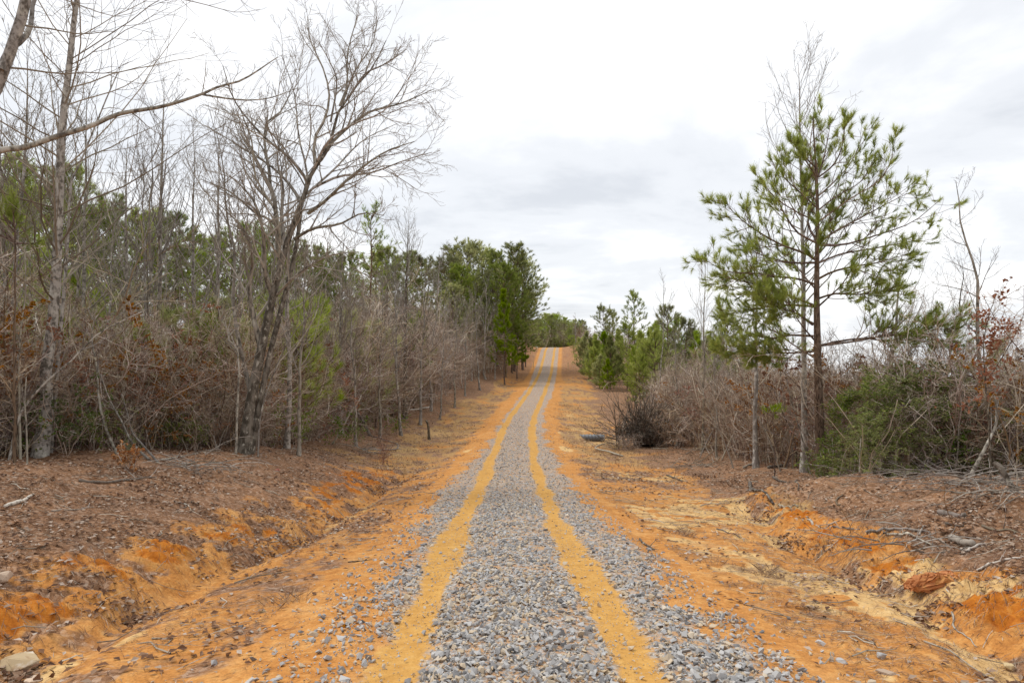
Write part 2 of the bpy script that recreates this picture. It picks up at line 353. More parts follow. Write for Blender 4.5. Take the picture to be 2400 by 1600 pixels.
def earth_material():
    m, t, b, out = new_mat('earth')
    geo = t.nodes.new('ShaderNodeNewGeometry'); P = geo.outputs['Position']
    def att(name):
        a = t.nodes.new('ShaderNodeAttribute'); a.attribute_name = name
        s = t.nodes.new('ShaderNodeSeparateColor'); t.links.new(a.outputs['Color'], s.inputs[0]); return s.outputs
    A = att('soil'); B = att('cover')
    n1 = noise(t, P, 1.6, 5, .6); n2 = noise(t, P, 9, 4, .6); n3 = noise(t, P, 45, 3, .6); n4 = noise(t, P, 4.0, 4, .65)
    def brk(mask, nz, amt, lo=.38, hi=.62):
        x = math_node(t, 'MULTIPLY_ADD', math_node(t, 'SUBTRACT', nz, .5), amt, mask)
        n = t.nodes.new('ShaderNodeMapRange'); n.interpolation_type = 'SMOOTHSTEP'
        n.inputs['From Min'].default_value = lo; n.inputs['From Max'].default_value = hi
        t.links.new(x, n.inputs['Value']); return n.outputs[0]
    clay = ramp(t, n1, [(.30, (.42, .170, .044)), (.50, (.53, .250, .075)), (.68, (.62, .37, .155))])
    clay = mixc(t, .55, clay, ramp(t, n2, [(.30, (.32, .125, .034)), (.5, (.53, .225, .056)), (.72, (.68, .39, .14))]))
    clay = mixc(t, 1.0, clay, ramp(t, n3, [(.3, .72), (.55, 1.0), (.75, 1.12)]), 'MULTIPLY')
    deep = ramp(t, n2, [(.3, (.30, .085, .012)), (.55, (.46, .155, .020)), (.75, (.56, .24, .05))])
    c = mixc(t, brk(A[1], n4, .9), clay, deep)
    sand = ramp(t, n2, [(.3, (.52, .30, .11)), (.7, (.68, .47, .22))])
    c = mixc(t, brk(A[2], n4, .8), c, sand)
    straw = ramp(t, noise(t, P, 22, 4, .7), [(.3, (.20, .115, .05)), (.5, (.36, .22, .095)), (.7, (.50, .34, .16))])
    c = mixc(t, math_node(t, 'MULTIPLY', brk(B[2], n2, 1.0), .85), c, straw)
    # leaf litter: small flakes of different browns
    v = t.nodes.new('ShaderNodeTexVoronoi'); v.inputs['Scale'].default_value = 22; t.links.new(P, v.inputs['Vector'])
    vs = t.nodes.new('ShaderNodeSeparateColor'); t.links.new(v.outputs['Color'], vs.inputs[0])
    lit = ramp(t, vs.outputs[0], [(0, (.085, .045, .028)), (.3, (.18, .098, .058)), (.55, (.27, .155, .092)), (.8, (.37, .26, .19)), (1, (.54, .44, .36))])
    lit = mixc(t, .5, lit, ramp(t, noise(t, P, 60, 3, .7), [(.3, (.07, .040, .026)), (.5, (.23, .135, .078)), (.7, (.46, .31, .19))]))
    lit = mixc(t, 1.0, lit, ramp(t, n1, [(.3, (.80, .78, .80)), (.7, (1.15, 1.0, .88))]), 'MULTIPLY')
    c = mixc(t, math_node(t, 'MULTIPLY', brk(A[0], math_node(t, 'MULTIPLY_ADD', n4, .5, math_node(t, 'MULTIPLY', n2, .5)), 1.3, .22, .60), .93), c, lit)
    # gravel bed between the modelled stones
    g = t.nodes.new('ShaderNodeTexVoronoi'); g.inputs['Scale'].default_value = 26; t.links.new(P, g.inputs['Vector'])
    gs = t.nodes.new('ShaderNodeSeparateColor'); t.links.new(g.outputs['Color'], gs.inputs[0])
    grav = ramp(t, gs.outputs[0], [(0, (.15, .14, .13)), (.35, (.28, .265, .25)), (.7, (.38, .365, .345)), (1, (.50, .48, .45))])
    grav = mixc(t, brk(n2, n3, .5, .42, .60), grav, mixc(t, .5, clay, (.36, .27, .19)))
    c = mixc(t, brk(B[0], n2, .9), c, grav)
    rut = ramp(t, n2, [(.25, (.46, .235, .058)), (.55, (.57, .315, .088)), (.8, (.64, .40, .14))])
    c = mixc(t, brk(B[1], math_node(t, 'MULTIPLY_ADD', n2, .6, math_node(t, 'MULTIPLY', n3, .4)), 1.5, .25, .75), c, rut)
    # tyre treads: faint darker bars and pressed chips in the tracks
    w_ = t.nodes.new('ShaderNodeTexWave'); w_.wave_type = 'BANDS'; w_.bands_direction = 'Y'; w_.inputs['Scale'].default_value = 3.2; w_.inputs['Distortion'].default_value = 6; w_.inputs['Detail'].default_value = 3; w_.inputs['Detail Scale'].default_value = 2.5; t.links.new(P, w_.inputs['Vector'])
    tread = math_node(t, 'MULTIPLY', w_.outputs['Fac'], B[1])
    damp = math_node(t, 'MULTIPLY', ramp(t, n1, [(.42, 0.0), (.62, 1.0)]), B[1])
    c = mixc(t, math_node(t, 'MULTIPLY', damp, .22), c, (.40, .19, .05))
    t.links.new(c, b.inputs['Base Color']); b.inputs['Roughness'].default_value = .95; b.inputs['Specular IOR Level'].default_value = .1
    h = math_node(t, 'ADD', math_node(t, 'MULTIPLY', n2, .6), math_node(t, 'MULTIPLY', n3, .35))
    h = math_node(t, 'ADD', h, math_node(t, 'MULTIPLY', math_node(t, 'MULTIPLY', vs.outputs[1], A[0]), .3))
    h = math_node(t, 'ADD', h, math_node(t, 'MULTIPLY', math_node(t, 'MULTIPLY', gs.outputs[1], B[0]), .5))
    h = math_node(t, 'ADD', h, math_node(t, 'MULTIPLY', tread, .25))
    bp = t.nodes.new('ShaderNodeBump'); bp.inputs['Strength'].default_value = .8; bp.inputs['Distance'].default_value = .04
    t.links.new(h, bp.inputs['Height']); t.links.new(bp.outputs[0], b.inputs['Normal'])
    return m
EARTH = earth_material()

def tint_mat(name, stops, trans=0.0, spots=None, rough=.9, objvar=0.25, tex=None):
    """colour from the tint of each piece, varied per object; spots: (colour, scale, lo, hi) blotches"""
    m, t, b, out = new_mat(name)
    a = t.nodes.new('ShaderNodeAttribute'); a.attribute_name = 'tint'
    oi = t.nodes.new('ShaderNodeObjectInfo')
    c = ramp(t, a.outputs['Fac'], stops)
    k = math_node(t, 'MULTIPLY_ADD', oi.outputs['Random'], objvar*2, 1-objvar)
    hsv = t.nodes.new('ShaderNodeHueSaturation'); t.links.new(k, hsv.inputs['Value']); t.links.new(c, hsv.inputs['Color'])
    hsv.inputs['Hue'].default_value = .5
    r2 = math_node(t, 'FRACT', math_node(t, 'MULTIPLY', oi.outputs['Random'], 37.7))
    if objvar > 0:
        t.links.new(math_node(t, 'MULTIPLY_ADD', r2, .036, .482), hsv.inputs['Hue']); t.links.new(math_node(t, 'MULTIPLY_ADD', r2, .5, .72), hsv.inputs['Saturation'])
    c = hsv.outputs[0]
    if spots:
        tco = t.nodes.new('ShaderNodeTexCoord'); mp = t.nodes.new('ShaderNodeMapping'); t.links.new(tco.outputs['Object'], mp.inputs[0])
        for col, scale, lo, hi, zs in spots:
            mp = t.nodes.new('ShaderNodeMapping'); t.links.new(tco.outputs['Object'], mp.inputs[0]); mp.inputs['Scale'].default_value = (1, 1, zs)
            f = ramp(t, noise(t, mp.outputs[0], scale, 4, .6), [(lo, 0.0), (hi, 1.0)])
            c = mixc(t, f, c, col)
    t.links.new(c, b.inputs['Base Color']); b.inputs['Roughness'].default_value = rough
    if trans:
        tr = t.nodes.new('ShaderNodeBsdfTranslucent'); t.links.new(c, tr.inputs[0])
        mx = t.nodes.new('ShaderNodeMixShader'); mx.inputs[0].default_value = trans
        t.links.new(b.outputs[0], mx.inputs[1]); t.links.new(tr.outputs[0], mx.inputs[2]); t.links.new(mx.outputs[0], out.inputs[0])
    return m
M = {}
M['bark_pale'] = tint_mat('pale_bark', [(0, (.26, .235, .20)), (1, (.40, .365, .315))], spots=[((.11, .095, .078), 13, .44, .60, .7), ((.50, .47, .41), 7, .52, .66, .5), ((.05, .045, .04), 16, .66, .72, 1.6)])
M['bark_white'] = tint_mat('whitish_bark', [(0, (.26, .235, .205)), (1, (.36, .33, .29))], spots=[((.20, .175, .15), 14, .50, .62, .6), ((.60, .58, .53), 8, .50, .64, .6)])
M['bark_grey'] = tint_mat('grey_bark', [(0, (.25, .22, .18)), (1, (.36, .32, .265))], spots=[((.10, .086, .068), 10, .48, .62, .4), ((.50, .47, .40), 7, .55, .68, .5)])
M['bark_mottled'] = tint_mat('mottled_bark', [(0, (.19, .165, .13)), (1, (.28, .245, .20))], spots=[((.07, .058, .044), 8, .42, .58, .45), ((.46, .43, .36), 9, .57, .68, .6)])
M['bark_dark'] = tint_mat('dark_bark', [(0, (.12, .095, .07)), (1, (.19, .155, .115))], spots=[((.055, .042, .03), 12, .46, .58, .3), ((.44, .41, .33), 9, .56, .68, .6)])
M['bark_pine'] = tint_mat('pine_bark', [(0, (.16, .105, .07)), (1, (.24, .165, .115))], spots=[((.06, .04, .028), 22, .48, .58, .25), ((.32, .25, .19), 14, .58, .70, .35)])
M['twig'] = tint_mat('twig_bark', [(0, (.14, .11, .085)), (.5, (.24, .195, .155)), (1, (.36, .31, .255))])
M['twig_pale'] = tint_mat('pale_twig_bark', [(0, (.17, .145, .12)), (.5, (.26, .225, .19)), (1, (.38, .34, .29))])
M['brush'] = tint_mat('brush_stems', [(0, (.18, .115, .080)), (.3, (.285, .200, .145)), (.6, (.395, .305, .232)), (.85, (.54, .455, .36)), (1, (.68, .61, .52))], objvar=.38)
M['needle'] = tint_mat('pine_needles', [(0, (.23, .28, .060)), (.5, (.37, .42, .095)), (1, (.50, .54, .14))], trans=.5)
M['needle_dark'] = tint_mat('dark_pine_needles', [(0, (.18, .215, .062)), (.5, (.28, .315, .092)), (1, (.38, .40, .12))], trans=.5)
M['needle_bright'] = tint_mat('young_pine_needles', [(0, (.18, .24, .022)), (.5, (.26, .33, .034)), (1, (.34, .40, .05))], trans=.5)
M['leaf_copper'] = tint_mat('copper_leaves', [(0, (.22, .080, .032)), (.5, (.36, .145, .060)), (1, (.50, .28, .14))], trans=.4)
M['leaf_green'] = tint_mat('green_leaves', [(0, (.13, .18, .036)), (.5, (.22, .285, .055)), (1, (.36, .40, .085))], trans=.5)
M['leaf_light'] = tint_mat('light_green_leaves', [(0, (.09, .15, .03)), (.5, (.14, .21, .04)), (1, (.24, .29, .06))], trans=.35)
M['litter'] = tint_mat('dead_leaves', [(0, (.075, .038, .026)), (.3, (.17, .085, .05)), (.55, (.25, .14, .085)), (.8, (.34, .25, .19)), (1, (.52, .43, .36))], trans=.1)
M['straw'] = tint_mat('pine_straw', [(0, (.07, .035, .020)), (.5, (.16, .080, .042)), (.85, (.28, .18, .11)), (1, (.46, .38, .30))])
M['grass'] = tint_mat('dry_grass', [(0, (.22, .13, .06)), (.5, (.38, .25, .12)), (1, (.55, .42, .24))], trans=.25)
M['dead'] = tint_mat('dead_wood', [(0, (.16, .125, .095)), (.5, (.32, .275, .225)), (1, (.52, .47, .40))], spots=[((.12, .10, .08), 14, .52, .64, .5)])
M['stone'] = tint_mat('crushed_stone', [(0, (.13, .125, .125)), (.12, (.26, .25, .245)), (.5, (.37, .36, .35)), (.78, (.45, .435, .42)), (.88, (.48, .37, .24)), (1, (.62, .59, .55))], objvar=.0, rough=.8, spots=[((.50, .44, .36), 14, .62, .74, 1)])
M['rock'] = tint_mat('sandstone', [(0, (.34, .24, .15)), (1, (.50, .38, .26))], spots=[((.26, .15, .08), 5, .52, .66, 2.5), ((.58, .50, .40), 8, .56, .70, 1.5)])
M['clod'] = tint_mat('clay_clod', [(0, (.34, .11, .016)), (1, (.48, .18, .03))], spots=[((.58, .33, .10), 6, .54, .70, 1)])

# ------------------------------------------------------------------ ground and road sheets
def graded(fine0, fine1, step, lo, hi, grow):
    a = list(np.arange(fine0, fine1, step)); s = step; x = a[-1]
    while x < hi: s *= grow; x += s; a.append(x)
    s = step; x = a[0]; b = []
    while x > lo: s *= grow; x -= s; b.append(x)
    return np.array(b[::-1]+a)
def grid_faces(nx, ny):
    i = np.arange(ny-1)[:, None]*nx+np.arange(nx-1)[None]
    return np.stack([i, i+1, i+1+nx, i+nx], -1).reshape(-1, 4)
gx = graded(-7.5, 8.5, .06, -650, 650, 1.055); gy = graded(3.2, 12, .055, -60, 900, 1.018)
GX, GY = np.meshgrid(gx, gy)
z, u, soil, cover = masks(GX, GY)
V = np.stack([GX, GY, z], -1).reshape(-1, 3)
me = mesh_np('ground', V, [grid_faces(len(gx), len(gy))], [EARTH], None, {'soil': soil.reshape(-1, 3), 'cover': cover.reshape(-1, 3)}, True)
tag(link(bpy.data.objects.new('ground', me)), kind='structure')
ru = np.linspace(-2.3, 2.3, 77); ry = graded(3.0, 14, .06, -30, 330, 1.02)
RU, RY = np.meshgrid(ru, ry); RX = RU+road_x(RY)
z, u, soil, cover = masks(RX, RY)
z = z+.014-.04*sst(1.7, 2.3, np.abs(RU))
me = mesh_np('road', np.stack([RX, RY, z], -1).reshape(-1, 3), [grid_faces(len(ru), len(ry))], [EARTH], None, {'soil': soil.reshape(-1, 3), 'cover': cover.reshape(-1, 3)}, True)
ROAD = tag(link(bpy.data.objects.new('gravel_road', me)), 'grey gravel track with two yellow sandy wheel tracks running over the hill', None, None, 'structure')
print('TRIS ground', len(gx)*len(gy)*2, 'road', len(ru)*len(ry)*2)

# ------------------------------------------------------------------ stones, litter, straw
def stone_shape(rng, n=11, squash=(1, .8, .55)):
    bm = bmesh.new()
    p = norm(rng.normal(size=(n, 3)))*(.75+.35*rng.random((n, 1)))*np.array(squash)*.5
    for q in p: bm.verts.new(q)
    bmesh.ops.convex_hull(bm, input=bm.verts[:])
    for v in [v for v in bm.verts if not v.link_faces]: bm.verts.remove(v)
    bmesh.ops.triangulate(bm, faces=bm.faces[:])
    bm.verts.index_update()
    Vv = np.array([v.co[:] for v in bm.verts]); Ff = np.array([[v.index for v in f.verts] for f in bm.faces])
    bm.free(); return Vv, Ff
def rand_rot(rng, n, tilt=.5):
    a = rng.random(n)*2*math.pi; b = rng.normal(0, tilt, n); c = rng.normal(0, tilt, n)
    ca, sa, cb, sb, cc, s_c = np.cos(a), np.sin(a), np.cos(b), np.sin(b), np.cos(c), np.sin(c)
    o = np.zeros(n); i = np.ones(n)
    Rz = np.stack([ca, -sa, o, sa, ca, o, o, o, i], -1).reshape(-1, 3, 3)
    Rx = np.stack([i, o, o, o, cb, -sb, o, sb, cb], -1).reshape(-1, 3, 3)
    Ry = np.stack([cc, o, s_c, o, i, o, -s_c, o, cc], -1).reshape(-1, 3, 3)
    return Rz@Rx@Ry
def road_cover_z(X, Y):
    u_ = X-road_x(Y)
    return ground_h(X, Y)+np.where(np.abs(u_) < 2.3, .014-.04*sst(1.7, 2.3, np.abs(u_)), 0)
def strew_points(rng, n, x0, x1, y0, y1, power=1.0):
    Y = y0+(y1-y0)*rng.random(n)**power; U = x0+(x1-x0)*rng.random(n)
    return U+road_x(Y), Y
rng = np.random.default_rng(11)
SHAPES = [stone_shape(rng, 8, (1, .6+.4*rng.random(), .42+.3*rng.random())) for _ in range(18)]
SMALL = [stone_shape(rng, 6, (1, .7, .5)) for _ in range(6)]
def gravel_density(X, Y):
    u_ = X-road_x(Y); g = gravel_mask(X, u_, Y); r = rut_mask(u_, Y)
    patch = .35+.65*sst(.36, .56, fbm(X*2.3, Y*2.0, 131, 3))
    c = np.where(np.abs(u_) < .62, 1.0, .72)*np.where((u_ > .25) & (u_ < .62), .62, 1)
    stray = .05*sst(2.9, 1.5, np.abs(u_))
    return np.clip(g*c*patch+stray, 0, 1)*(1-.95*sst(.05, .75, r+.35*(fbm(X*4, Y*4, 181, 2)-.5)))
def stone_tint(X, Y, rng):
    r = rut_mask(X-road_x(Y), Y); t_ = rng.random(len(X)); dust = rng.random(len(X)) < .28+1.1*r; t_[t_ > .94] = .5
    return np.where(dust & (rng.random(len(X)) < .75), rng.uniform(.83, .92, len(X)), t_)
def place(G, shapes, X, Y, size, rng, tilt=.5, sink=.22, tint=None, lift=None):
    if tint is None: tint = stone_tint(X, Y, rng)
    k = rng.integers(0, len(shapes), len(X)); zc = road_cover_z(X, Y)
    for i, (Vv, Ff) in enumerate(shapes):
        s_ = k == i; n = s_.sum()
        if not n: continue
        Rm = rand_rot(rng, n, tilt); sz = size[s_][:, None, None]*(.8+.4*rng.random((n, 1, 3)))
        W = np.einsum('nij,nvj->nvi', Rm, Vv[None]*sz)
        W[:, :, 0] += X[s_][:, None]; W[:, :, 1] += Y[s_][:, None]; W[:, :, 2] += (zc[s_]+size[s_]*sink+(0 if lift is None else lift[s_]))[:, None]
        F = (Ff[None]+(np.arange(n)*len(Vv))[:, None, None]).reshape(-1, 3)
        tt = rng.random(n) if tint is None else tint[s_]
        G.add(W, F, np.repeat(tt, len(Vv)))
# nearest stones: one object each
X, Y = strew_points(rng, 34000, -2.9, 3.1, 4.05, 7.4, 1.15)
keep = rng.random(len(X)) < gravel_density(X, Y); X, Y = X[keep], Y[keep]
size = np.clip(rng.lognormal(math.log(.043), .42, len(X)), .018, .105)
score = size/Y; inview = np.abs(X) < .72*Y
order = np.argsort(-(score*inview)); big = order[:300]; rest = order[300:]
stone_me = []
for Vv, Ff in SHAPES[:12]:
    for tv in (.08, .3, .5, .62, .72, .86):
        stone_me.append(mesh_np('stone', Vv, [Ff], [M['stone']], None, {'tint': np.full(len(Vv), tv)}))
zc = road_cover_z(X, Y)
for i in big:
    o = bpy.data.objects.new('stone', stone_me[rng.integers(0, len(stone_me))]); link(o, ROAD)
    o.location = (X[i], Y[i], zc[i]+size[i]*.16); o.rotation_euler = (rng.normal(0, .4), rng.normal(0, .4), rng.random()*6.28)
    o.scale = (size[i], size[i]*(.8+.4*rng.random()), size[i]*(.8+.4*rng.random()))
G = Geo()
place(G, SHAPES, X[rest], Y[rest], size[rest], rng, .45, .10, None, .016*rng.random(len(rest)))
X, Y = strew_points(rng, 24000, -2.9, 3.1, 7.4, 14.5, 1.1)
keep = rng.random(len(X)) < gravel_density(X, Y); X, Y = X[keep], Y[keep]
place(G, SHAPES, X, Y, np.clip(rng.lognormal(math.log(.054), .32, len(X)), .025, .11), rng, .45, .12)
X, Y = strew_points(rng, 36000, -2.6, 2.7, 14.5, 62, 1.5)
keep = rng.random(len(X)) < gravel_density(X, Y)*sst(62, 30, Y); X, Y = X[keep], Y[keep]
place(G, SMALL, X, Y, np.clip(rng.lognormal(math.log(.060), .3, len(X)), .03, .11), rng, .35, .12)
X, Y = strew_points(rng, 26000, -2.6, 2.8, 4.05, 12)      # chips pressed into the sand
keep = rng.random(len(X)) < .75*sst(2.6, 1.2, np.abs(X))*(.3+.7*sst(.35, .6, fbm(X*3, Y*3, 171, 2))); X, Y = X[keep], Y[keep]
place(G, SMALL, X, Y, .010+.016*rng.random(len(X)), rng, .4)
tag(link(bpy.data.objects.new('gravel', G.mesh('gravel', M['stone'])), ROAD), kind='stuff')

# fallen leaves
def soil_at(X, Y):
    z_, u_, s_, c_ = masks(X, Y); return z_, u_, s_, c_
G = Geo()
for (x0, x1, y0, y1, n, sz) in ((-11, -1.6, 4, 14, 20000, .070), (-16, -2.2, 14, 27, 15000, .085), (1.9, 10, 4, 12, 19000, .068), (2.2, 17, 12, 26, 15000, .085), (-14, 15, 26, 48, 12000, .11)):
    X, Y = strew_points(rng, n, x0, x1, y0, y1)
    z_, u_, s_, c_ = soil_at(X, Y)
    pr = np.clip(.24+.9*s_[:, 0]-.2*s_[:, 1], .16, 1)*(.12+1.5*sst(.36, .66, fbm(X*1.1, Y*1.1, 141, 3)))*sst(1.5, 2.6, np.abs(u_))
    pr = pr*np.where((Y < 18) & (u_ > 0) & (u_ < ditch_r(Y)-.2), .3, 1)*np.where((Y < 20) & (u_ < 0) & (u_ > ditch_l(Y)+.1), .5, 1)
    k = rng.random(len(X)) < pr
    C = np.stack([X, Y, z_+.012+.02*rng.random(len(X))], -1)[k]
    G.leaves(C, sz*(.55+.8*rng.random(len(C))), rng, rng.random(len(C)), .82, .62)
# drifts of leaves along the two gullies
for fn, sgn in ((ditch_l, 1), (ditch_r, 1)):
    n = 2600; Y = 4.2+20*rng.random(n)**1.3; X = fn(Y)+road_x(Y)+rng.normal(.02, .20, n)
    k = rng.random(n) < sst(.38, .62, fbm(Y*1.1, Y*0+sgn, 151, 2)); X, Y = X[k], Y[k]
    G.leaves(np.stack([X, Y, ground_h(X, Y)+.02*rng.random(len(X))+.01], -1), .045+.05*rng.random(len(X)), rng, rng.random(len(X))*.9, .6, .62)
tag(link(bpy.data.objects.new('fallen_leaves', G.mesh('fallen_leaves', M['litter']))), 'brown and grey dead leaves strewn over the verges', 'leaves', None, 'stuff')
# pine straw and twig scraps
G = Geo()
for (x0, x1, y0, y1, n, ln, wd) in ((-8, -1.5, 4, 12, 32000, .13, .0046), (-12, -2, 12, 24, 18000, .22, .006), (1.7, 8, 4, 12, 38000, .13, .0046), (2, 13, 12, 24, 20000, .22, .006), (-9, 10, 24, 45, 7000, .35, .010)):
    X, Y = strew_points(rng, n, x0, x1, y0, y1)
    z_, u_, s_, c_ = soil_at(X, Y)
    k = rng.random(n) < (.25+.9*sst(.38, .6, fbm(X*1.3, Y*1.3, 161, 3)))*sst(1.4, 2.6, np.abs(u_)); X, Y = X[k], Y[k]; n = len(X)
    a = rng.normal(1.1, .75, n)*np.sign(X); L_ = ln*(.4+rng.random(n)); bend = rng.normal(0, .25, n)
    pts = []
    for f in (-.5, 0, .5):
        x = X+np.sin(a+bend*f)*L_*f; y = Y+np.cos(a+bend*f)*L_*f
        pts.append(np.stack([x, y, road_cover_z(x, y)+.007+.012*rng.random(n)], -1))
    P = np.stack(pts, 1)
    side = np.stack([np.cos(a), -np.sin(a), np.zeros(n)], -1)*wd*(.5+rng.random((n, 1)))
    Vq = np.stack([P[:, 0], P[:, 1]-side*.5, P[:, 1]+side*.5, P[:, 2]], 1)
    kk = np.arange(n)[:, None]*4
    G.add(Vq, np.concatenate([kk+np.array([[0, 1, 2]]), kk+np.array([[1, 3, 2]])]), np.repeat(rng.random(n), 4))
tag(link(bpy.data.objects.new('pine_straw', G.mesh('pine_straw', M['straw']))), 'brown pine straw and twig scraps lying on the orange clay', 'straw', None, 'stuff')
# woody scraps: thin real twigs
G = Geo()
X = np.concatenate([rng.uniform(-9, -2, 380), rng.uniform(2.4, 12, 900)]); Y = np.concatenate([rng.uniform(4, 24, 380), rng.uniform(4.5, 24, 900)])
n = len(X); a = rng.random(n)*6.28; L_ = .15+.55*rng.random(n)**2
pts = []
for f in (-.5, -.15, .2, .5):
    x = X+np.sin(a)*L_*f+rng.normal(0, .02, n); y = Y+np.cos(a)*L_*f+rng.normal(0, .02, n); pts.append(np.stack([x, y, road_cover_z(x, y)+.01+.05*rng.random(n)*rng.random(n)], -1))
P = np.stack(pts, 1); r = .003+.006*rng.random(n)**2
G.tubes(P, r[:, None]*np.array([[1, .9, .75, .4]]), 4, rng)
tag(link(bpy.data.objects.new('twig_debris', G.mesh('twig_debris', M['dead']))), 'small grey twigs littering both banks of the track', 'twigs', None, 'stuff')
# dry grass
G = Geo()
def grass(cx, cy, n, sp, h, wd, lean=.35):
    X = cx+rng.normal(0, sp, n); Y = cy+rng.normal(0, sp, n); z_ = ground_h(X, Y)
    C = np.stack([X, Y, z_-.01], -1); d = norm(np.stack([rng.normal(0, lean, n), rng.normal(0, lean, n), np.ones(n)], -1))
    sd = norm(np.cross(d, rng.normal(size=(n, 3))))*wd; ln = (h*(.4+.8*rng.random(n)))[:, None]
    V_ = np.stack([C-sd, C+sd, C+d*ln*.6+sd*.5, C+d*ln+np.array([[0, 0, -.15]])*ln*rng.random((n, 1))], 1); k = np.arange(n)[:, None]*4
    G.add(V_, np.concatenate([k+np.array([[0, 1, 2]]), k+np.array([[0, 2, 3]])]), np.repeat(rng.random(n), 4))
for i in range(330):
    y = rng.uniform(26, 62); s_ = 1 if rng.random() < .6 else -1; uu = s_*rng.uniform(2.4, 9.5)
    grass(uu+road_x(y), y, 45, .35, .22, .006, .5)
for i in range(70):
    y = rng.uniform(5, 17); uu = rng.uniform(2.6, 10) if rng.random() < .75 else -rng.uniform(3, 8)
    grass(uu+road_x(y), y, 26, .10, .13, .0022, .8)
for (x, y) in ((6.2, 12.4), (7.5, 14.6), (3.2, 8.6), (-2.3, 7.0), (8.8, 15.2), (2.9, 11.5)):
    grass(x, y, 90, .10, .22, .0022, .7)
tag(link(bpy.data.objects.new('dry_grass', G.mesh('dry_grass', M['grass']))), 'thin tan dead grass on the cleared verges', 'grass', None, 'stuff')
# ------------------------------------------------------------------ trees
def at(px, py, d):
    """photo position and distance to a point in the place"""
    return np.array([(px-1200)/FPX*d, d, EYE+(800-py)/FPX*d])
def poly(pts, d0, d1, n):
    k = len(pts); return resample([at(p[0], p[1], d0+(d1-d0)*i/(k-1)) for i, p in enumerate(pts)], n)
def rad(r0, r1, n, pw=1.0): return r1+(r0-r1)*(1-np.linspace(0, 1, n))**pw
def tree(name, label, cat, loc, parts, group=None, rz=0., scale=1.):
    """parts: list of (part name, mesh)"""
    e = empty(name, loc, label, cat, group, rz, scale)
    made = {}
    for pn, me_ in parts:
        up_ = {'needles': 'boughs', 'leaves': 'twigs', 'foliage': 'branches'}.get(pn)
        o = link(bpy.data.objects.new(pn, me_), made.get(up_, e)); made[pn] = o
        if 'twigs' in pn: o['kind'] = 'stuff'
    return e
def local(P, base): return P-np.asarray(base)

def twig_levels(G, P, R, rng, spec, mat_sides=4):
    """spec: list of dicts for sprout; adds every level to G, returns the last"""
    allP = [(P, R)]
    for i, s_ in enumerate(spec):
        P, R = sprout(P, R, rng, **s_); G.tubes(P, R, 4 if i == 0 else 3, rng); allP.append((P, R))
    return allP

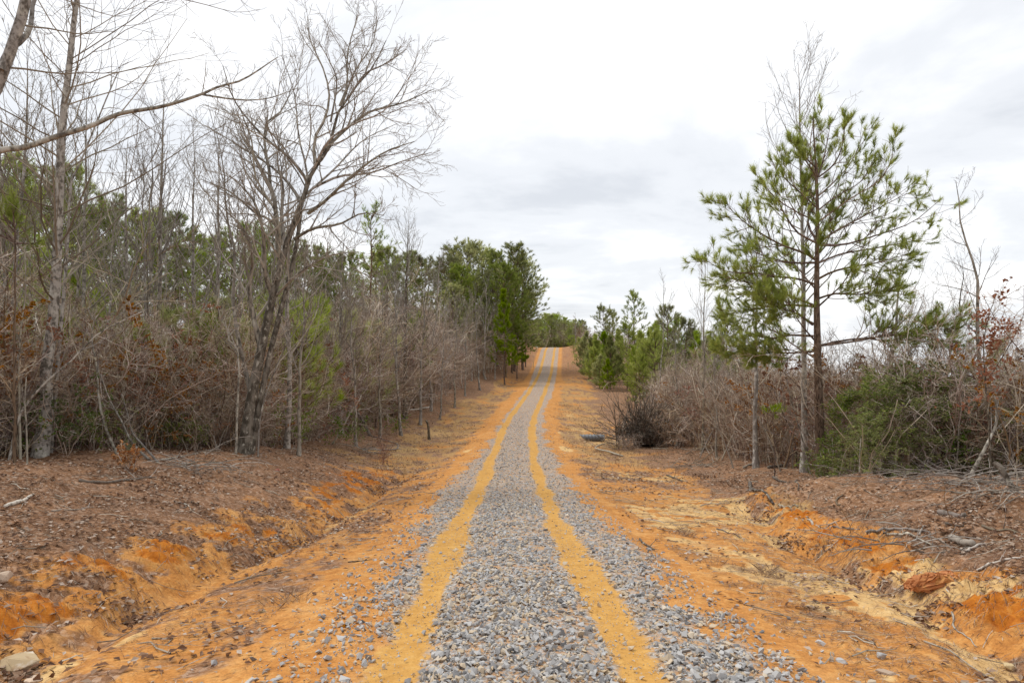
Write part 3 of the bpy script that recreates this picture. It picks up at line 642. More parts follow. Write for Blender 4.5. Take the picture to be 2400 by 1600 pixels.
# --- the wide bare tree beside the clearing
def big_bare_tree():
    rng = np.random.default_rng(5); d = 19.0
    base = np.array([at(575, 1052, d)[0], d, 0]); base[2] = hz(base[0], d)-.05
    Gt = Geo(); Gc = Geo()
    tr = poly([(572, 1062), (590, 930), (612, 820), (640, 690), (668, 585), (690, 520), (712, 460), (735, 395), (770, 350), (790, 270), (812, 235), (838, 199), (872, 160), (905, 95)], d, d+.4, 26)
    tR = rad(.165, .010, 26, 1.15); tR[0] *= 1.6; tR[1] *= 1.15; Gt.tubes(local(tr, base)[None], tR[None], 10, rng, .35)
    tr2 = poly([(590, 1060), (612, 930), (640, 800), (668, 690), (690, 600), (700, 540), (706, 480)], d+.12, d+.2, 14)
    Gt.tubes(local(tr2, base)[None], rad(.10, .05, 14)[None], 8, rng, .3)
    limbs = [
     ([(722, 500), (761, 472), (820, 416), (901, 357), (971, 332)], -1.2, .05), ([(754, 357), (813, 301), (866, 262), (936, 244), (1017, 209)], .8, .045),
     ([(690, 560), (733, 536), (796, 525), (848, 500), (900, 505)], -1.5, .045), ([(704, 472), (680, 434), (638, 392), (596, 364), (533, 325), (487, 297)], 1.5, .045),
     ([(718, 420), (680, 371), (620, 322), (550, 237), (522, 153)], -1.0, .045), ([(740, 381), (736, 329), (761, 280), (772, 225), (757, 160), (725, 90), (722, 41)], .5, .045),
     ([(775, 287), (789, 188), (770, 140), (745, 95)], -.8, .03), ([(796, 248), (813, 202), (815, 125), (841, 27)], .6, .03), ([(817, 230), (855, 174), (897, 153), (954, 115)], -.9, .03),
     ([(733, 441), (796, 413), (866, 406), (954, 374), (1013, 357)], .4, .035), ([(652, 590), (645, 476), (634, 441), (631, 399), (620, 336), (624, 287), (662, 258), (687, 195)], 1.2, .055),
     ([(612, 820), (585, 690), (592, 600), (575, 540), (545, 510), (500, 465)], -1.0, .06), ([(640, 700), (622, 640), (618, 560), (600, 480), (560, 430), (520, 400)], -1.6, .055),
     ([(668, 585), (660, 500), (664, 440), (650, 380), (660, 300)], 1.4, .045), ([(735, 395), (770, 330), (830, 290), (900, 260), (960, 180)], -2.2, .035), ([(712, 460), (780, 400), (850, 330), (930, 290)], 2.2, .035),
     ([(590, 930), (560, 800), (545, 690), (552, 600), (530, 500), (525, 400), (505, 300)], .8, .05), ([(640, 690), (655, 600), (648, 500), (600, 420), (590, 330), (560, 250)], -.6, .045), ([(668, 585), (640, 520), (600, 500), (540, 450), (470, 420)], -1.2, .035), ([(690, 520), (720, 420), (700, 320), (690, 220), (660, 130)], 1.0, .04),
     ([(800, 250), (830, 170), (870, 110), (885, 50)], 1.5, .026), ([(640, 700), (700, 640), (770, 600), (840, 590)], -2.0, .03)]
    LP = []; LR = []
    for pts, dd, r in limbs:
        p = poly(pts, d+.2, d+.2+dd, 12); LP.append(p); LR.append(rad(r*(1.45 if pts[0][0] < 680 else 1.1), .009, 12))
    LP = local(np.array(LP), base); LR = np.array(LR)
    parts = [('trunk', None)]
    twig_levels(Gc, LP, LR, rng, [
        dict(n=10, t0=.15, t1=1, ang=38, L=.46, taper=.45, up=.05, wig=.13, npts=7, rr=.6, rmin=.005),
        dict(n=7, t0=.15, t1=1, ang=38, L=.46, taper=.4, up=.05, wig=.16, npts=6, rr=.65, rmin=.004),
        dict(n=3, t0=.2, t1=1, ang=36, L=.48, taper=.3, up=.05, wig=.18, npts=4, rr=.75, rmin=.0034)])
    tt = twig_levels(Gc, local(tr, base)[None][:, 10:], rad(.155, .012, 26, .9)[None][:, 10:], rng, [
        dict(n=16, t0=.1, t1=1, ang=45, L=.25, taper=.4, up=.06, wig=.15, npts=6, rr=.35, rmin=.004), dict(n=5, ang=40, L=.45, up=.05, npts=5, rmin=.003)])
    e = tree('bare_tree', 'wide spreading leafless tree with forked grey trunk beside the clearing', 'tree', base, [('trunk', Gt.mesh('trunk', M['bark_mottled'], True))])
    for p, r in zip(LP, LR):
        g = Geo(); g.tubes(p[None], r[None], 6, rng); link(bpy.data.objects.new('limb', g.mesh('limb', M['bark_grey'], True)), e)
    link(bpy.data.objects.new('crown', Gc.mesh('crown', M['twig_pale'])), e)
big_bare_tree()

# --- pale tree at the left edge: only its leaning stem and one long bough reach into the picture
def edge_tree():
    rng = np.random.default_rng(8); d = 11.0
    base = np.array([-10.2, d, hz(-10.2, d)-.05])
    Gt = Geo(); Gc = Geo()
    tr = np.array([base, base+[.1, 0, 2.2], base+[.55, .1, 4.2], [at(-10, 210, d)[0], d, at(0, 210, d)[2]], [at(28, 110, d)[0], d, at(0, 110, d)[2]], [at(62, 0, d)[0], d, at(0, 0, d)[2]], [at(80, -120, d)[0], d, at(0, -120, d)[2]], [at(70, -300, d)[0], d+.3, at(0, -300, d)[2]]])
    tr = local(resample(tr, 18), base); Gt.tubes(tr[None], rad(.14, .06, 18)[None], 10, rng, .7)
    st2 = local(poly([(2, 165), (20, 118), (55, 92), (72, 60), (80, 0), (130, -80)], d-.1, d+.6, 12), base); Gt.tubes(st2[None], rad(.055, .02, 12)[None], 8, rng, .2)
    bough = local(poly([(-45, 372), (0, 352), (60, 345), (126, 322), (214, 295), (276, 268), (383, 249), (475, 220), (513, 203), (567, 188), (651, 134)], d, d+1.0, 26), base)
    bR = rad(.052, .006, 26, .8); g = Geo(); g.tubes(bough[None], bR[None], 8, rng, .9)
    fork = local(poly([(475, 222), (540, 232), (590, 235), (640, 228), (700, 205)], d+.7, d+1.3, 10), base); g.tubes(fork[None], rad(.018, .005, 10)[None], 6, rng, .4)
    P = np.stack([resample(bough, 12), resample(fork, 12)]); R = np.stack([rad(.05, .006, 12), rad(.016, .005, 12)])
    twig_levels(Gc, P, R, rng, [dict(n=8, t0=.45, ang=45, L=.16, up=.08, npts=5, rr=.4, rmin=.003), dict(n=4, ang=40, L=.5, up=.05, npts=4, rmin=.0022)])
    P = tr[None][:, 8:]; R = rad(.14, .06, 18)[None][:, 8:]
    twig_levels(Gc, P, R, rng, [dict(n=12, ang=60, L=.55, up=.03, npts=8, rr=.22, rmin=.004, wig=.12), dict(n=7, ang=42, L=.4, up=.03, npts=6, rmin=.003), dict(n=4, ang=38, L=.4, npts=4, rmin=.0024)])
    # twigs hanging into the top of the picture
    P = local(np.array([poly([(330, -60), (400, -10), (470, 8), (520, 22), (560, 30), (610, 22)], d, d+.5, 10), poly([(60, -40), (180, 10), (280, 40), (330, 20), (370, 25)], d, d+.5, 10)]), base)
    R = np.stack([rad(.012, .003, 10)]*2); Gc.tubes(P, R, 4, rng); twig_levels(Gc, P, R, rng, [dict(n=8, ang=35, L=.25, npts=5, rmin=.0024)])
    tree('pale_barked_tree', 'pale smooth-barked tree leaning in at the upper left corner with one long bough', 'tree', base,
         [('trunk', Gt.mesh('trunk', M['bark_pale'], True)), ('bough', g.mesh('bough', M['bark_pale'], True)), ('crown', Gc.mesh('crown', M['twig']))])
edge_tree()

# --- straight bare trees
def straight_tree(seed, h, r, crown0=.35, spread=.34, ang=42, dens=22, lean=(0, 0), bark='bark_grey', twig='twig', wig=.02, fine=.0038, lvl=3, curve=.16, rr=.38):
    rng = np.random.default_rng(seed); n = 16
    t = np.linspace(0, 1, n); P = np.stack([lean[0]*h*t**1.2+np.cumsum(rng.normal(0, wig, n)), lean[1]*h*t+np.cumsum(rng.normal(0, wig, n)), h*t], -1); P[0] = 0
    R = rad(r, .006, n, .85); R[0] *= 1.45; R[1] *= 1.06; Gt = Geo(); Gt.tubes(P[None], R[None], 8, rng, .5)
    Gc = Geo()
    spec = [dict(n=dens, t0=crown0, t1=.98, ang=ang, L=spread, taper=.72, up=curve, wig=.09, npts=8, rr=rr, rmin=fine*1.3),
            dict(n=6, t0=.2, t1=1, ang=38, L=.42, taper=.4, up=.09, wig=.12, npts=5, rr=.6, rmin=fine),
            dict(n=3, t0=.2, t1=1, ang=36, L=.45, taper=.3, up=.08, wig=.15, npts=4, rr=.7, rmin=fine*.85)][:lvl]
    twig_levels(Gc, P[None], R[None], rng, spec)
    return [('trunk', Gt.mesh('trunk', M[bark], True)), ('crown', Gc.mesh('crown', M[twig]))]
def put(px, d): x = (px-1200)/FPX*d; return (x, d, hz(x, d)-.05)
def place_text(px, d):
    if px < 1195:
        L_ = ((130, 'near the tall mottled trunk at the far left'), (260, 'above the curved white stems'), (360, 'left of the narrow pointed bare tree'), (440, 'around the narrow pointed bare tree'), (540, 'left of the wide bare tree'), (660, 'close about the wide bare tree'), (760, 'just right of the wide bare tree'), (850, 'near the leaning bare pole'), (960, 'around the fallen logs'), (1060, 'between the logs and the pine grove'), (1195, 'at the foot of the central pine grove'))
        dep = 'at the front' if d < np.interp(px, [0, 700, 1000, 1195], [17, 26, 44, 80]) else 'further back'
    else:
        L_ = ((1480, 'near the hill road'), (1570, 'behind the uprooted bush'), (1700, 'in the middle of the brush'), (1800, 'around the pale slender trunk'), (1920, 'beside the roadside pine'), (2060, 'behind the mound crest'), (2200, 'about the evergreen clump'), (2300, 'left of the rust-leaved oak'), (9999, 'at the right edge of the picture'))
        dep = 'at the front' if d < np.interp(px, [1400, 1600, 2400], [60, 32, 20]) else 'further back'
    for lim, t_ in L_:
        if px < lim: return t_+', '+dep
LT = 'leafless tree'
tree('tall_bare_tree', 'tall mottled grey trunk with long bare side branches near the left edge', 'tree', put(92, 15.0), straight_tree(21, 14.5, .135, .22, .38, 58, 60, (.075, 0), 'bark_pale', 'twig', .03, curve=.03, rr=.24))
tree('bare_tree', 'straight slim leafless tree with narrow pointed crown behind the left thicket', 'tree', put(376, 26), straight_tree(22, 13.6, .125, .42, .30, 44, 30, (.01, 0), 'bark_grey', 'twig_pale', .012))
tree('bare_tree', 'second slim leafless tree just left of the wide spreading one', 'tree', put(513, 28), straight_tree(23, 12.0, .12, .40, .30, 48, 30, (.0, 0), 'bark_grey', 'twig_pale', .015))
tree('bare_tree', 'leafless tree with upswept branches standing above the pines in the left wood', 'tree', put(948, 46), straight_tree(24, 13.2, .15, .40, .42, 32, 30, (.02, 0), 'bark_dark', 'twig_pale', .03, .006))
tree('bare_tree', 'thin bent leafless tree leaning right beside the central pine grove', 'tree', put(1010, 52), straight_tree(25, 12.0, .10, .5, .35, 40, 14, (.04, 0), 'bark_grey', 'twig_pale', .06, .006))
tree('bare_tree', 'pale dead-looking tree in front of the central pine grove', 'tree', put(1138, 82), straight_tree(26, 11.5, .12, .35, .35, 38, 16, (.0, 0), 'bark_pale', 'twig_pale', .05, .010, 2))
tree('bare_tree', 'tall straight leafless tree rising behind the roadside pine', 'tree', put(1884, 21.5), straight_tree(27, 12.9, .105, .40, .32, 40, 44, (-.012, 0), 'bark_white', 'twig_pale', .012))
tree('bare_tree', 'pale-barked slender trunk standing left of the roadside pine', 'tree', put(1772, 23.5), straight_tree(28, 8.2, .095, .42, .42, 45, 22, (.01, 0), 'bark_white', 'twig_pale', .02))
tree('bare_tree', 'thin crooked bare tree with few branches near the right edge', 'tree', put(2322, 18.5), straight_tree(29, 8.3, .075, .45, .26, 50, 13, (-.055, 0), 'bark_grey', 'twig', .045, .003, 3, .05))
tree('bare_tree', 'leafless tree half hidden behind the right side of the roadside pine', 'tree', put(2075, 27), straight_tree(30, 8.6, .11, .30, .50, 48, 22, (.02, 0), 'bark_grey', 'twig_pale', .06))
tree('bare_tree', 'low bare tree arching right beyond the evergreen shrubs', 'tree', put(2190, 26), straight_tree(31, 7.8, .08, .35, .48, 50, 16, (.06, 0), 'bark_dark', 'twig', .08))
tree('bare_tree', 'spindly bare tree left of the roadside pine poking above the brush', 'tree', put(1645, 30), straight_tree(32, 8.8, .06, .35, .34, 38, 20, (.02, 0), 'bark_grey', 'twig_pale', .02, .004))
tree('bare_tree', 'thin pale pole-like tree above the young pines right of the track', 'tree', put(1545, 48), straight_tree(33, 10.0, .06, .55, .28, 34, 12, (.03, 0), 'bark_pale', 'twig_pale', .04, .006, 2))
tree('bare_tree', 'thin lone pole tree by the track at the hill crest', 'tree', put(1348, 132), straight_tree(34, 6.6, .10, .4, .25, 40, 8, (0, 0), 'bark_pale', 'twig_pale', .02, .012, 2))
for px, d, h_, sd, lab in ((195, 23, 11.5, 201, 'tall pale bare tree between the mottled trunk and the curved white stems'), (285, 24, 10.5, 202, 'fine-twigged pale tree above the withered bush'), (330, 30, 12.0, 203, 'tall thin pale tree left of the narrow pointed one'), (445, 24, 10.5, 204, 'pale fine-branched tree between the two slim straight trees'), (600, 27, 11.0, 205, 'pale tree rising behind the wide bare tree'), (672, 23, 9.5, 206, 'grey straight tree touching the right side of the wide tree'), (40, 20, 11.5, 207, 'grey bare tree left of the tall mottled trunk'), (800, 33, 10.0, 208, 'pale slender tree left of the leaning dead trunk'), (150, 19, 9.5, 209, 'fine-twigged grey tree just right of the tall mottled trunk')):
    tree('bare_tree', lab, 'tree', put(px, d), straight_tree(sd, h_, .095, .30, .36, 46, 30, (.01, 0), 'bark_pale', 'twig_pale', .03, .0045))
# slim trees through the left wood, mesh shared between alike ones
var = [straight_tree(40+i, 9.5, .085, .35, .34, 42, 22, (.02*(i-1.5), 0), ['bark_pale', 'bark_grey', 'bark_dark', 'bark_grey'][i], ['twig_pale', 'twig', 'twig', 'twig_pale'][i], .05, .0055) for i in range(4)]
rr = np.random.default_rng(77)
spots = [(235, 21), (300, 27), (450, 30), (560, 24), (610, 33), (690, 28), (700, 21.5), (745, 30), (800, 34), (835, 30), (850, 42), (890, 36), (905, 50), (940, 38), (960, 58), (985, 44), (1010, 62), (1030, 48), (1055, 70), (1065, 56), (1090, 66), (1105, 78), (1125, 72), (30, 18.5), (170, 24), (60, 26), (5, 22), (650, 38), (400, 34), (340, 22), (1145, 90), (1160, 84)]
for i, (px, d) in enumerate(spots):
    tree('slim_bare_tree', 'slim leafless tree '+place_text(px, d), 'tree', put(px, d), var[int(rr.integers(0, 4))], 'slim bare trees of the left wood', rr.random()*6.28, float(rr.uniform(.62, .95)*(1+.004*d)))
spots = [(1590, 34), (1680, 28), (1720, 36), (1835, 30), (1960, 30), (2020, 34), (2130, 30), (2235, 24), (2370, 24), (1500, 66), (1440, 88), (2290, 30)]
for i, (px, d) in enumerate(spots):
    tree('slim_bare_tree', 'slim leafless tree '+place_text(px, d), 'tree', put(px, d), var[int(rr.integers(0, 4))], 'slim bare trees of the right thicket', rr.random()*6.28, float(rr.uniform(.45, .68)))

# --- the roadside pine
def roadside_pine():
    rng = np.random.default_rng(15); d = 19.6
    base = np.array([at(1926, 1100, d)[0], d, 0]); base[2] = hz(base[0], d)-.06
    def z2(x, y): return (1600+x*.41454, 230+y*.41454)
    tr = local(poly([(1927, 1112), (1921, 1000), (1917, 850), (1914, 700), (1915, 600), (1916, 500), (1914, 420), (1908, 330), (1905, 275)], d, d, 24), base)
    TR = rad(.145, .012, 24, .95); TR[0] *= 1.4; Gt = Geo(); Gt.tubes(tr[None], TR[None], 10, rng, .5)
    L = [[(750, 1430), (600, 1440), (450, 1440), (380, 1475)], [(740, 1345), (600, 1340), (470, 1370), (350, 1400), (200, 1405)], [(760, 1400), (850, 1390), (1000, 1370), (1200, 1335), (1520, 1335)],
         [(735, 1280), (650, 1220), (540, 1180), (440, 1130)], [(740, 1170), (640, 1130), (520, 1090), (400, 1050), (250, 1010)], [(740, 1050), (650, 1020), (540, 1010), (400, 990), (250, 980), (120, 910)],
         [(775, 1130), (860, 1105), (1000, 1110), (1230, 1080)], [(770, 1020), (850, 980), (980, 950), (1100, 930), (1280, 880)], [(760, 920), (700, 880), (560, 830), (420, 750), (300, 660), (235, 580)],
         [(770, 820), (850, 760), (1000, 680), (1150, 600), (1310, 520)], [(760, 820), (650, 760), (580, 660), (530, 560), (500, 430)], [(775, 830), (900, 830), (1080, 780), (1300, 700), (1460, 570)],
         [(765, 700), (850, 640), (960, 560), (1110, 470), (1180, 350), (1190, 240)], [(755, 800), (710, 720), (720, 620), (750, 520), (735, 340)], [(765, 700), (640, 640), (520, 560), (440, 450)],
         [(760, 560), (860, 470), (960, 350), (1035, 160)], [(760, 450), (700, 360), (620, 250)], [(765, 450), (850, 380), (900, 280), (920, 130)], [(765, 450), (800, 330), (835, 150)], [(760, 450), (720, 300), (745, 90)],
         [(770, 1400), (900, 1370), (1100, 1350), (1300, 1320), (1560, 1300)], [(770, 930), (900, 880), (1080, 850), (1340, 800)], [(755, 930), (620, 930), (480, 900), (330, 830)], [(760, 1180), (640, 1170), (480, 1180), (200, 1230)],
         [(760, 640), (860, 560), (1010, 470), (1090, 330)], [(760, 620), (650, 520), (560, 430), (560, 330)]]
    LP = []; LR = []
    for i, l in enumerate(L):
        dd = rng.uniform(-1.3, 1.3); p = poly([z2(*q) for q in l], d, d+dd, 10); LP.append(p); LR.append(rad(.036 if l[0][1] > 700 else .024, .007, 10))
    LP = local(np.array(LP), base); LR = np.array(LR)
    # boughs towards and away from the viewer
    n = 12; t = np.linspace(.32, .86, n); f = t*23; i0 = f.astype(int); pos = tr[i0]+(tr[i0+1]-tr[i0])*(f-i0)[:, None]
    az = np.where(rng.random(n) < .5, math.pi/2, -math.pi/2)+rng.normal(0, .6, n); ln = (2.6*(1-t)+.55)*(.7+.5*rng.random(n)); el = .15+.7*t+rng.normal(0, .1, n)
    dirs = np.stack([np.cos(az)*np.cos(el), np.sin(az)*np.cos(el), np.sin(el)], -1); P2 = np.empty((n, 10, 3)); P2[:, 0] = pos
    for k in range(1, 10):
        dirs = norm(dirs+np.array([[0, 0, .05]])+rng.normal(0, .05, dirs.shape)); P2[:, k] = P2[:, k-1]+dirs*(ln/9)[:, None]
    LP = np.concatenate([LP, P2]); LR = np.concatenate([LR, np.stack([rad(.028, .007, 10)]*n)])
    Gn = Geo(); Gb = Geo()
    B1, R1 = sprout(LP, LR, rng, n=14, t0=.22, t1=1, ang=42, L=.36, taper=.55, up=.07, wig=.09, npts=6, rr=.55, rmin=.005); Gb.tubes(B1, R1, 4, rng)
    X1, XR1 = sprout(np.concatenate([LP[:10], LP[20:21], LP[23:24]]), np.concatenate([LR[:10], LR[20:21], LR[23:24]]), rng, n=16, t0=.35, t1=1, ang=52, L=.30, taper=.4, up=.04, wig=.1, npts=6, rr=.5, rmin=.005); Gb.tubes(X1, XR1, 4, rng)
    B1 = np.concatenate([B1, X1]); R1 = np.concatenate([R1, XR1])
    B2, R2 = sprout(B1, R1, rng, n=4, t0=.3, t1=1, ang=40, L=.5, taper=.4, up=.10, wig=.10, npts=4, rr=.7, rmin=.004); Gb.tubes(B2, R2, 3, rng)
    for Q, keep, nn_ in ((LP, 1, 80), (B1, .95, 58), (B2, .58, 46)):
        rad_ = np.hypot(Q[:, -1, 0]-np.interp(Q[:, -1, 2], tr[:, 2], tr[:, 0]), Q[:, -1, 1]); k = rng.random(len(Q)) < keep*np.clip(.15+rad_/1.2, 0, 1); Q = Q[k]
        Gn.tufts(Q[:, -1], Q[:, -1]-Q[:, -2]+np.array([[0, 0, .03]]), rng, nn_, .20, .0095, .42, .17, rng.random(len(Q)))
    lo = [0, 1, 2, 3, 4, 6, 20, 23]; Z1, ZR1 = sprout(LP[lo], LR[lo], rng, n=26, t0=.38, t1=1, ang=48, L=.17, taper=.25, up=.10, wig=.1, npts=4, rr=.5, rmin=.004); Gb.tubes(Z1, ZR1, 3, rng)
    Gn.tufts(Z1[:, -1], Z1[:, -1]-Z1[:, -2]+np.array([[0, 0, .04]]), rng, 58, .21, .0095, .45, .2, rng.random(len(Z1)))
    e = tree('pine_tree', 'tall young pine with open tufted crown standing beside the track on the right', 'tree', base, [('trunk', Gt.mesh('trunk', M['bark_pine'], True))])
    for p, r in zip(LP, LR):
        g = Geo(); g.tubes(p[None], r[None], 6, rng); link(bpy.data.objects.new('bough', g.mesh('bough', M['bark_pine'], True)), e)
    link(bpy.data.objects.new('twigs', Gb.mesh('twigs', M['bark_pine'])), e); link(bpy.data.objects.new('needles', Gn.mesh('needles', M['needle'])), e)
roadside_pine()

# --- other pines: shared meshes
def pine(seed, h, r, crown0, width, mat, whorls=12, per=5, needle=(34, .34, .032), shape='round', bark='bark_pine', sub=6):
    rng = np.random.default_rng(seed); n = 12
    t = np.linspace(0, 1, n); P = np.stack([np.cumsum(rng.normal(0, .03, n)), np.cumsum(rng.normal(0, .03, n)), h*t], -1); P[0] = 0
    R = rad(r, .015, n, .9); Gt = Geo(); Gt.tubes(P[None], R[None], 7, rng, .5)
    m = whorls*per; tw = np.repeat(np.linspace(crown0, .985, whorls), per)+rng.normal(0, .012, m); tw = np.clip(tw, crown0*.9, .99)
    f = tw*(n-1); i0 = f.astype(int); pos = P[i0]+(P[np.minimum(i0+1, n-1)]-P[i0])*(f-i0)[:, None]
    q = (tw-crown0)/(1-crown0)
    if shape == 'round': ln = width*(np.sqrt(np.clip(1-(q*1.0-.35)**2*1.9, .08, 1)))*(.65+.5*rng.random(m))
    else: ln = width*(1-q*.88)*(.65+.5*rng.random(m))
    az = rng.random(m)*6.283; el = .05+.75*q+rng.normal(0, .12, m)
    dr = np.stack([np.cos(az)*np.cos(el), np.sin(az)*np.cos(el), np.sin(el)], -1); B = np.empty((m, 7, 3)); B[:, 0] = pos
    for k in range(1, 7):
        dr = norm(dr+np.array([[0, 0, .09]])+rng.normal(0, .06, dr.shape)); B[:, k] = B[:, k-1]+dr*(ln/6)[:, None]
    BR = np.stack([rad(.028, .008, 7)]*m); Gb = Geo(); Gb.tubes(B, BR, 4, rng)
    C, CR = sprout(B, BR, rng, n=sub, t0=.3, t1=1, ang=42, L=.38, taper=.45, up=.09, wig=.1, npts=4, rr=.6, rmin=.006); Gb.tubes(C, CR, 3, rng)
    Gn = Geo()
    for Q, nn_ in ((B, int(needle[0]*1.3)), (C, needle[0])):
        Gn.tufts(Q[:, -1], Q[:, -1]-Q[:, -2]+np.array([[0, 0, .04]]), rng, nn_, needle[1], needle[2], .55, .3, None)
    return [('trunk', Gt.mesh('trunk', M[bark], True)), ('boughs', Gb.mesh('boughs', M[bark])), ('needles', Gn.mesh('needles', M[mat]))]
PV = [pine(101, 13, .16, .28, 2.6, 'needle_dark', 15, 6), pine(102, 13, .17, .34, 2.8, 'needle_dark', 14, 6), pine(103, 13, .15, .24, 2.5, 'needle', 16, 6), pine(104, 13, .15, .45, 2.5, 'needle_dark', 11, 6)]
PF = [pine(105, 13, .16, .24, 3.1, 'needle_dark', 16, 7), pine(106, 13, .16, .28, 3.3, 'needle', 16, 7)]
PY = [pine(111, 5, .07, .08, 1.9, 'needle', 12, 5, (30, .26, .022), 'cone', sub=8), pine(112, 5, .07, .10, 1.7, 'needle_bright', 12, 5, (28, .26, .022), 'cone', sub=7), pine(113, 5.2, .08, .15, 2.0, 'needle', 11, 5, (28, .26, .022), 'round', sub=7)]
rr = np.random.default_rng(78)
PS = [pine(141, 4, .045, .30, 1.25, 'needle_bright', 7, 4, (42, .24, .009), 'round', sub=4), pine(142, 4, .045, .25, 1.1, 'needle', 8, 4, (42, .24, .009), 'round', sub=4)]
PT = pine(140, 5, .05, .86, 1.5, 'needle_bright', 3, 4, (46, .24, .007), 'cone', sub=4)
def zone(label, px, d):
    if 'behind the left thicket' in label:
        for lim, t_ in ((110, 'behind the tall mottled trunk at the far left'), (240, 'just right of the tall mottled trunk'), (350, 'between the mottled trunk and the narrow pointed tree'), (430, 'behind the narrow pointed bare tree'), (530, 'behind the second slim bare tree'), (620, 'left of the wide bare tree crown base'), (700, 'behind the forked trunk of the wide bare tree'), (770, 'just right of the wide bare tree'), (850, 'left of the thin-crowned pine'), (2400, 'between the thin-crowned pine and the central grove')):
            if px < lim: return 'dark green pine in the %s row %s' % ('front' if d < 45 else 'rear', t_)
    if 'grove at the left' in label:
        return 'full green pine in the grove left of the hill road, %s' % ('left side' if px < 1085 else 'middle, near front' if px < 1170 and d < 95 else 'middle, behind' if px < 1170 else 'right side by the road' if d < 99 else 'right side, rearmost')
    if 'young pine among' in label:
        return 'bushy green young pine %s' % ('near the crest right of the road' if d > 95 else 'at the foot of the rounded pines right of the road' if px < 1445 else 'around the base of the tallest pine right of the road' if px < 1515 else 'below the small thin pine above the brush' if px < 1600 else 'showing through behind the roadside pine boughs')
    if 'pine sapling inside' in label: return 'soft yellow-green pine sapling '+place_text(px, d)
    return label
def pines(lst, vars_, hbase, name, label, group):
    """lst: (px, py of the top, distance, width factor)"""
    for px, py, d, wf in lst:
        x, y, z_ = put(px, d); top = EYE+(800-py)/FPX*d; s_ = (top-z_)/hbase
        tree(name, zone(label, px, d), 'tree', (x, y, z_), vars_[int(rr.integers(0, len(vars_)))], group, rr.random()*6.28, (s_*wf, s_*wf, s_))
lst = [(35, 365, 34, 1.0), (95, 400, 38, 1.0), (165, 385, 44, 1.0), (5, 420, 30, .9), (230, 475, 44, 1.0), (265, 455, 50, 1.1), (320, 485, 46, 1.0), (365, 480, 55, 1.1), (410, 490, 48, 1.0), (455, 530, 50, 1.1),
       (540, 530, 52, 1.1), (590, 512, 58, 1.1), (640, 520, 50, 1.0), (700, 555, 56, 1.2), (740, 562, 62, 1.2), (790, 580, 58, 1.1), (820, 575, 66, 1.2), (130, 430, 30, .9), (500, 545, 44, 1.0), (285, 520, 36, .9), (400, 540, 38, .9), (610, 560, 42, 1.0), (760, 600, 48, 1.0), (905, 590, 62, 1.2), (950, 600, 70, 1.2), (990, 610, 76, 1.2), (200, 480, 60, 1.2), (60, 430, 55, 1.2), (440, 560, 70, 1.3), (680, 590, 75, 1.3), (880, 600, 80, 1.3)]
lst = [(a, b+(38 if a < 860 else 10), c, d_) for a, b, c, d_ in lst if not (c < 40 and 120 < a < 620)]
pines(lst, PV, 13, 'pine_tree', 'dark green pine standing behind the left thicket', 'pines of the left wood')
tree('pine_tree', 'thin-crowned pine with sparse dark tufts above the left wood', 'tree', put(868, 48), pine(121, (EYE+(800-505)/FPX*48)-put(868, 48)[2], .15, .58, 2.0, 'needle_dark', 9, 4, (18, .28, .026), 'round', sub=4))
pines([(1035, 620, 88, 1.1), (1060, 600, 96, 1.1), (1095, 586, 94, 1.15), (1130, 600, 100, 1.1), (1165, 608, 98, 1.1), (1205, 597, 100, 1.2), (1225, 625, 104, 1.1), (1185, 640, 90, 1.1), (1080, 640, 86, 1.1), (1232, 690, 108, .8), (1110, 660, 92, 1.1), (1150, 650, 94, 1.1), (1200, 660, 97, 1.1), (1060, 680, 84, 1.0)], PF, 13, 'pine_tree', 'tall full pine in the grove at the left of the hill road', 'central pine grove')
tree('young_pine_tree', 'bright yellow-green young pine in front of the central pine grove', 'tree', put(1183, 82), pine(122, (EYE+(800-683)/FPX*82)-put(1183, 82)[2], .10, .22, 2.3, 'needle_bright', 13, 5, (40, .36, .035), 'cone'))
tree('young_pine_tree', 'smaller bright green pine at the foot of the central grove', 'tree', put(1212, 92), pine(123, (EYE+(800-735)/FPX*92)-put(1212, 92)[2], .09, .25, 1.6, 'needle_bright', 11, 5, (34, .34, .035), 'cone'))
lst = [(1228+10*i+rr.normal(0, 2), 792+rr.normal(0, 5), rr.uniform(148, 156), 2.2) for i in range(15)]
pines(lst, PY, 5.2, 'young_pine_tree', 'small bushy pine filling the gap beyond the hill crest', 'small pines beyond the crest')
lst = [(1232+7.2*i+rr.normal(0, 2), 752+rr.normal(0, 6)+(-10 if 8 < i < 11 else 0)+max(0, i-12)*1.2, rr.uniform(158, 185), 1.5) for i in range(20)]+[(1236+9*i+rr.normal(0, 3), 772+rr.normal(0, 6), rr.uniform(150, 160), 1.3) for i in range(14)]
pines(lst, PV+PF, 13, 'pine_tree', 'distant pine in the row beyond the hill crest', 'far pines beyond the crest')
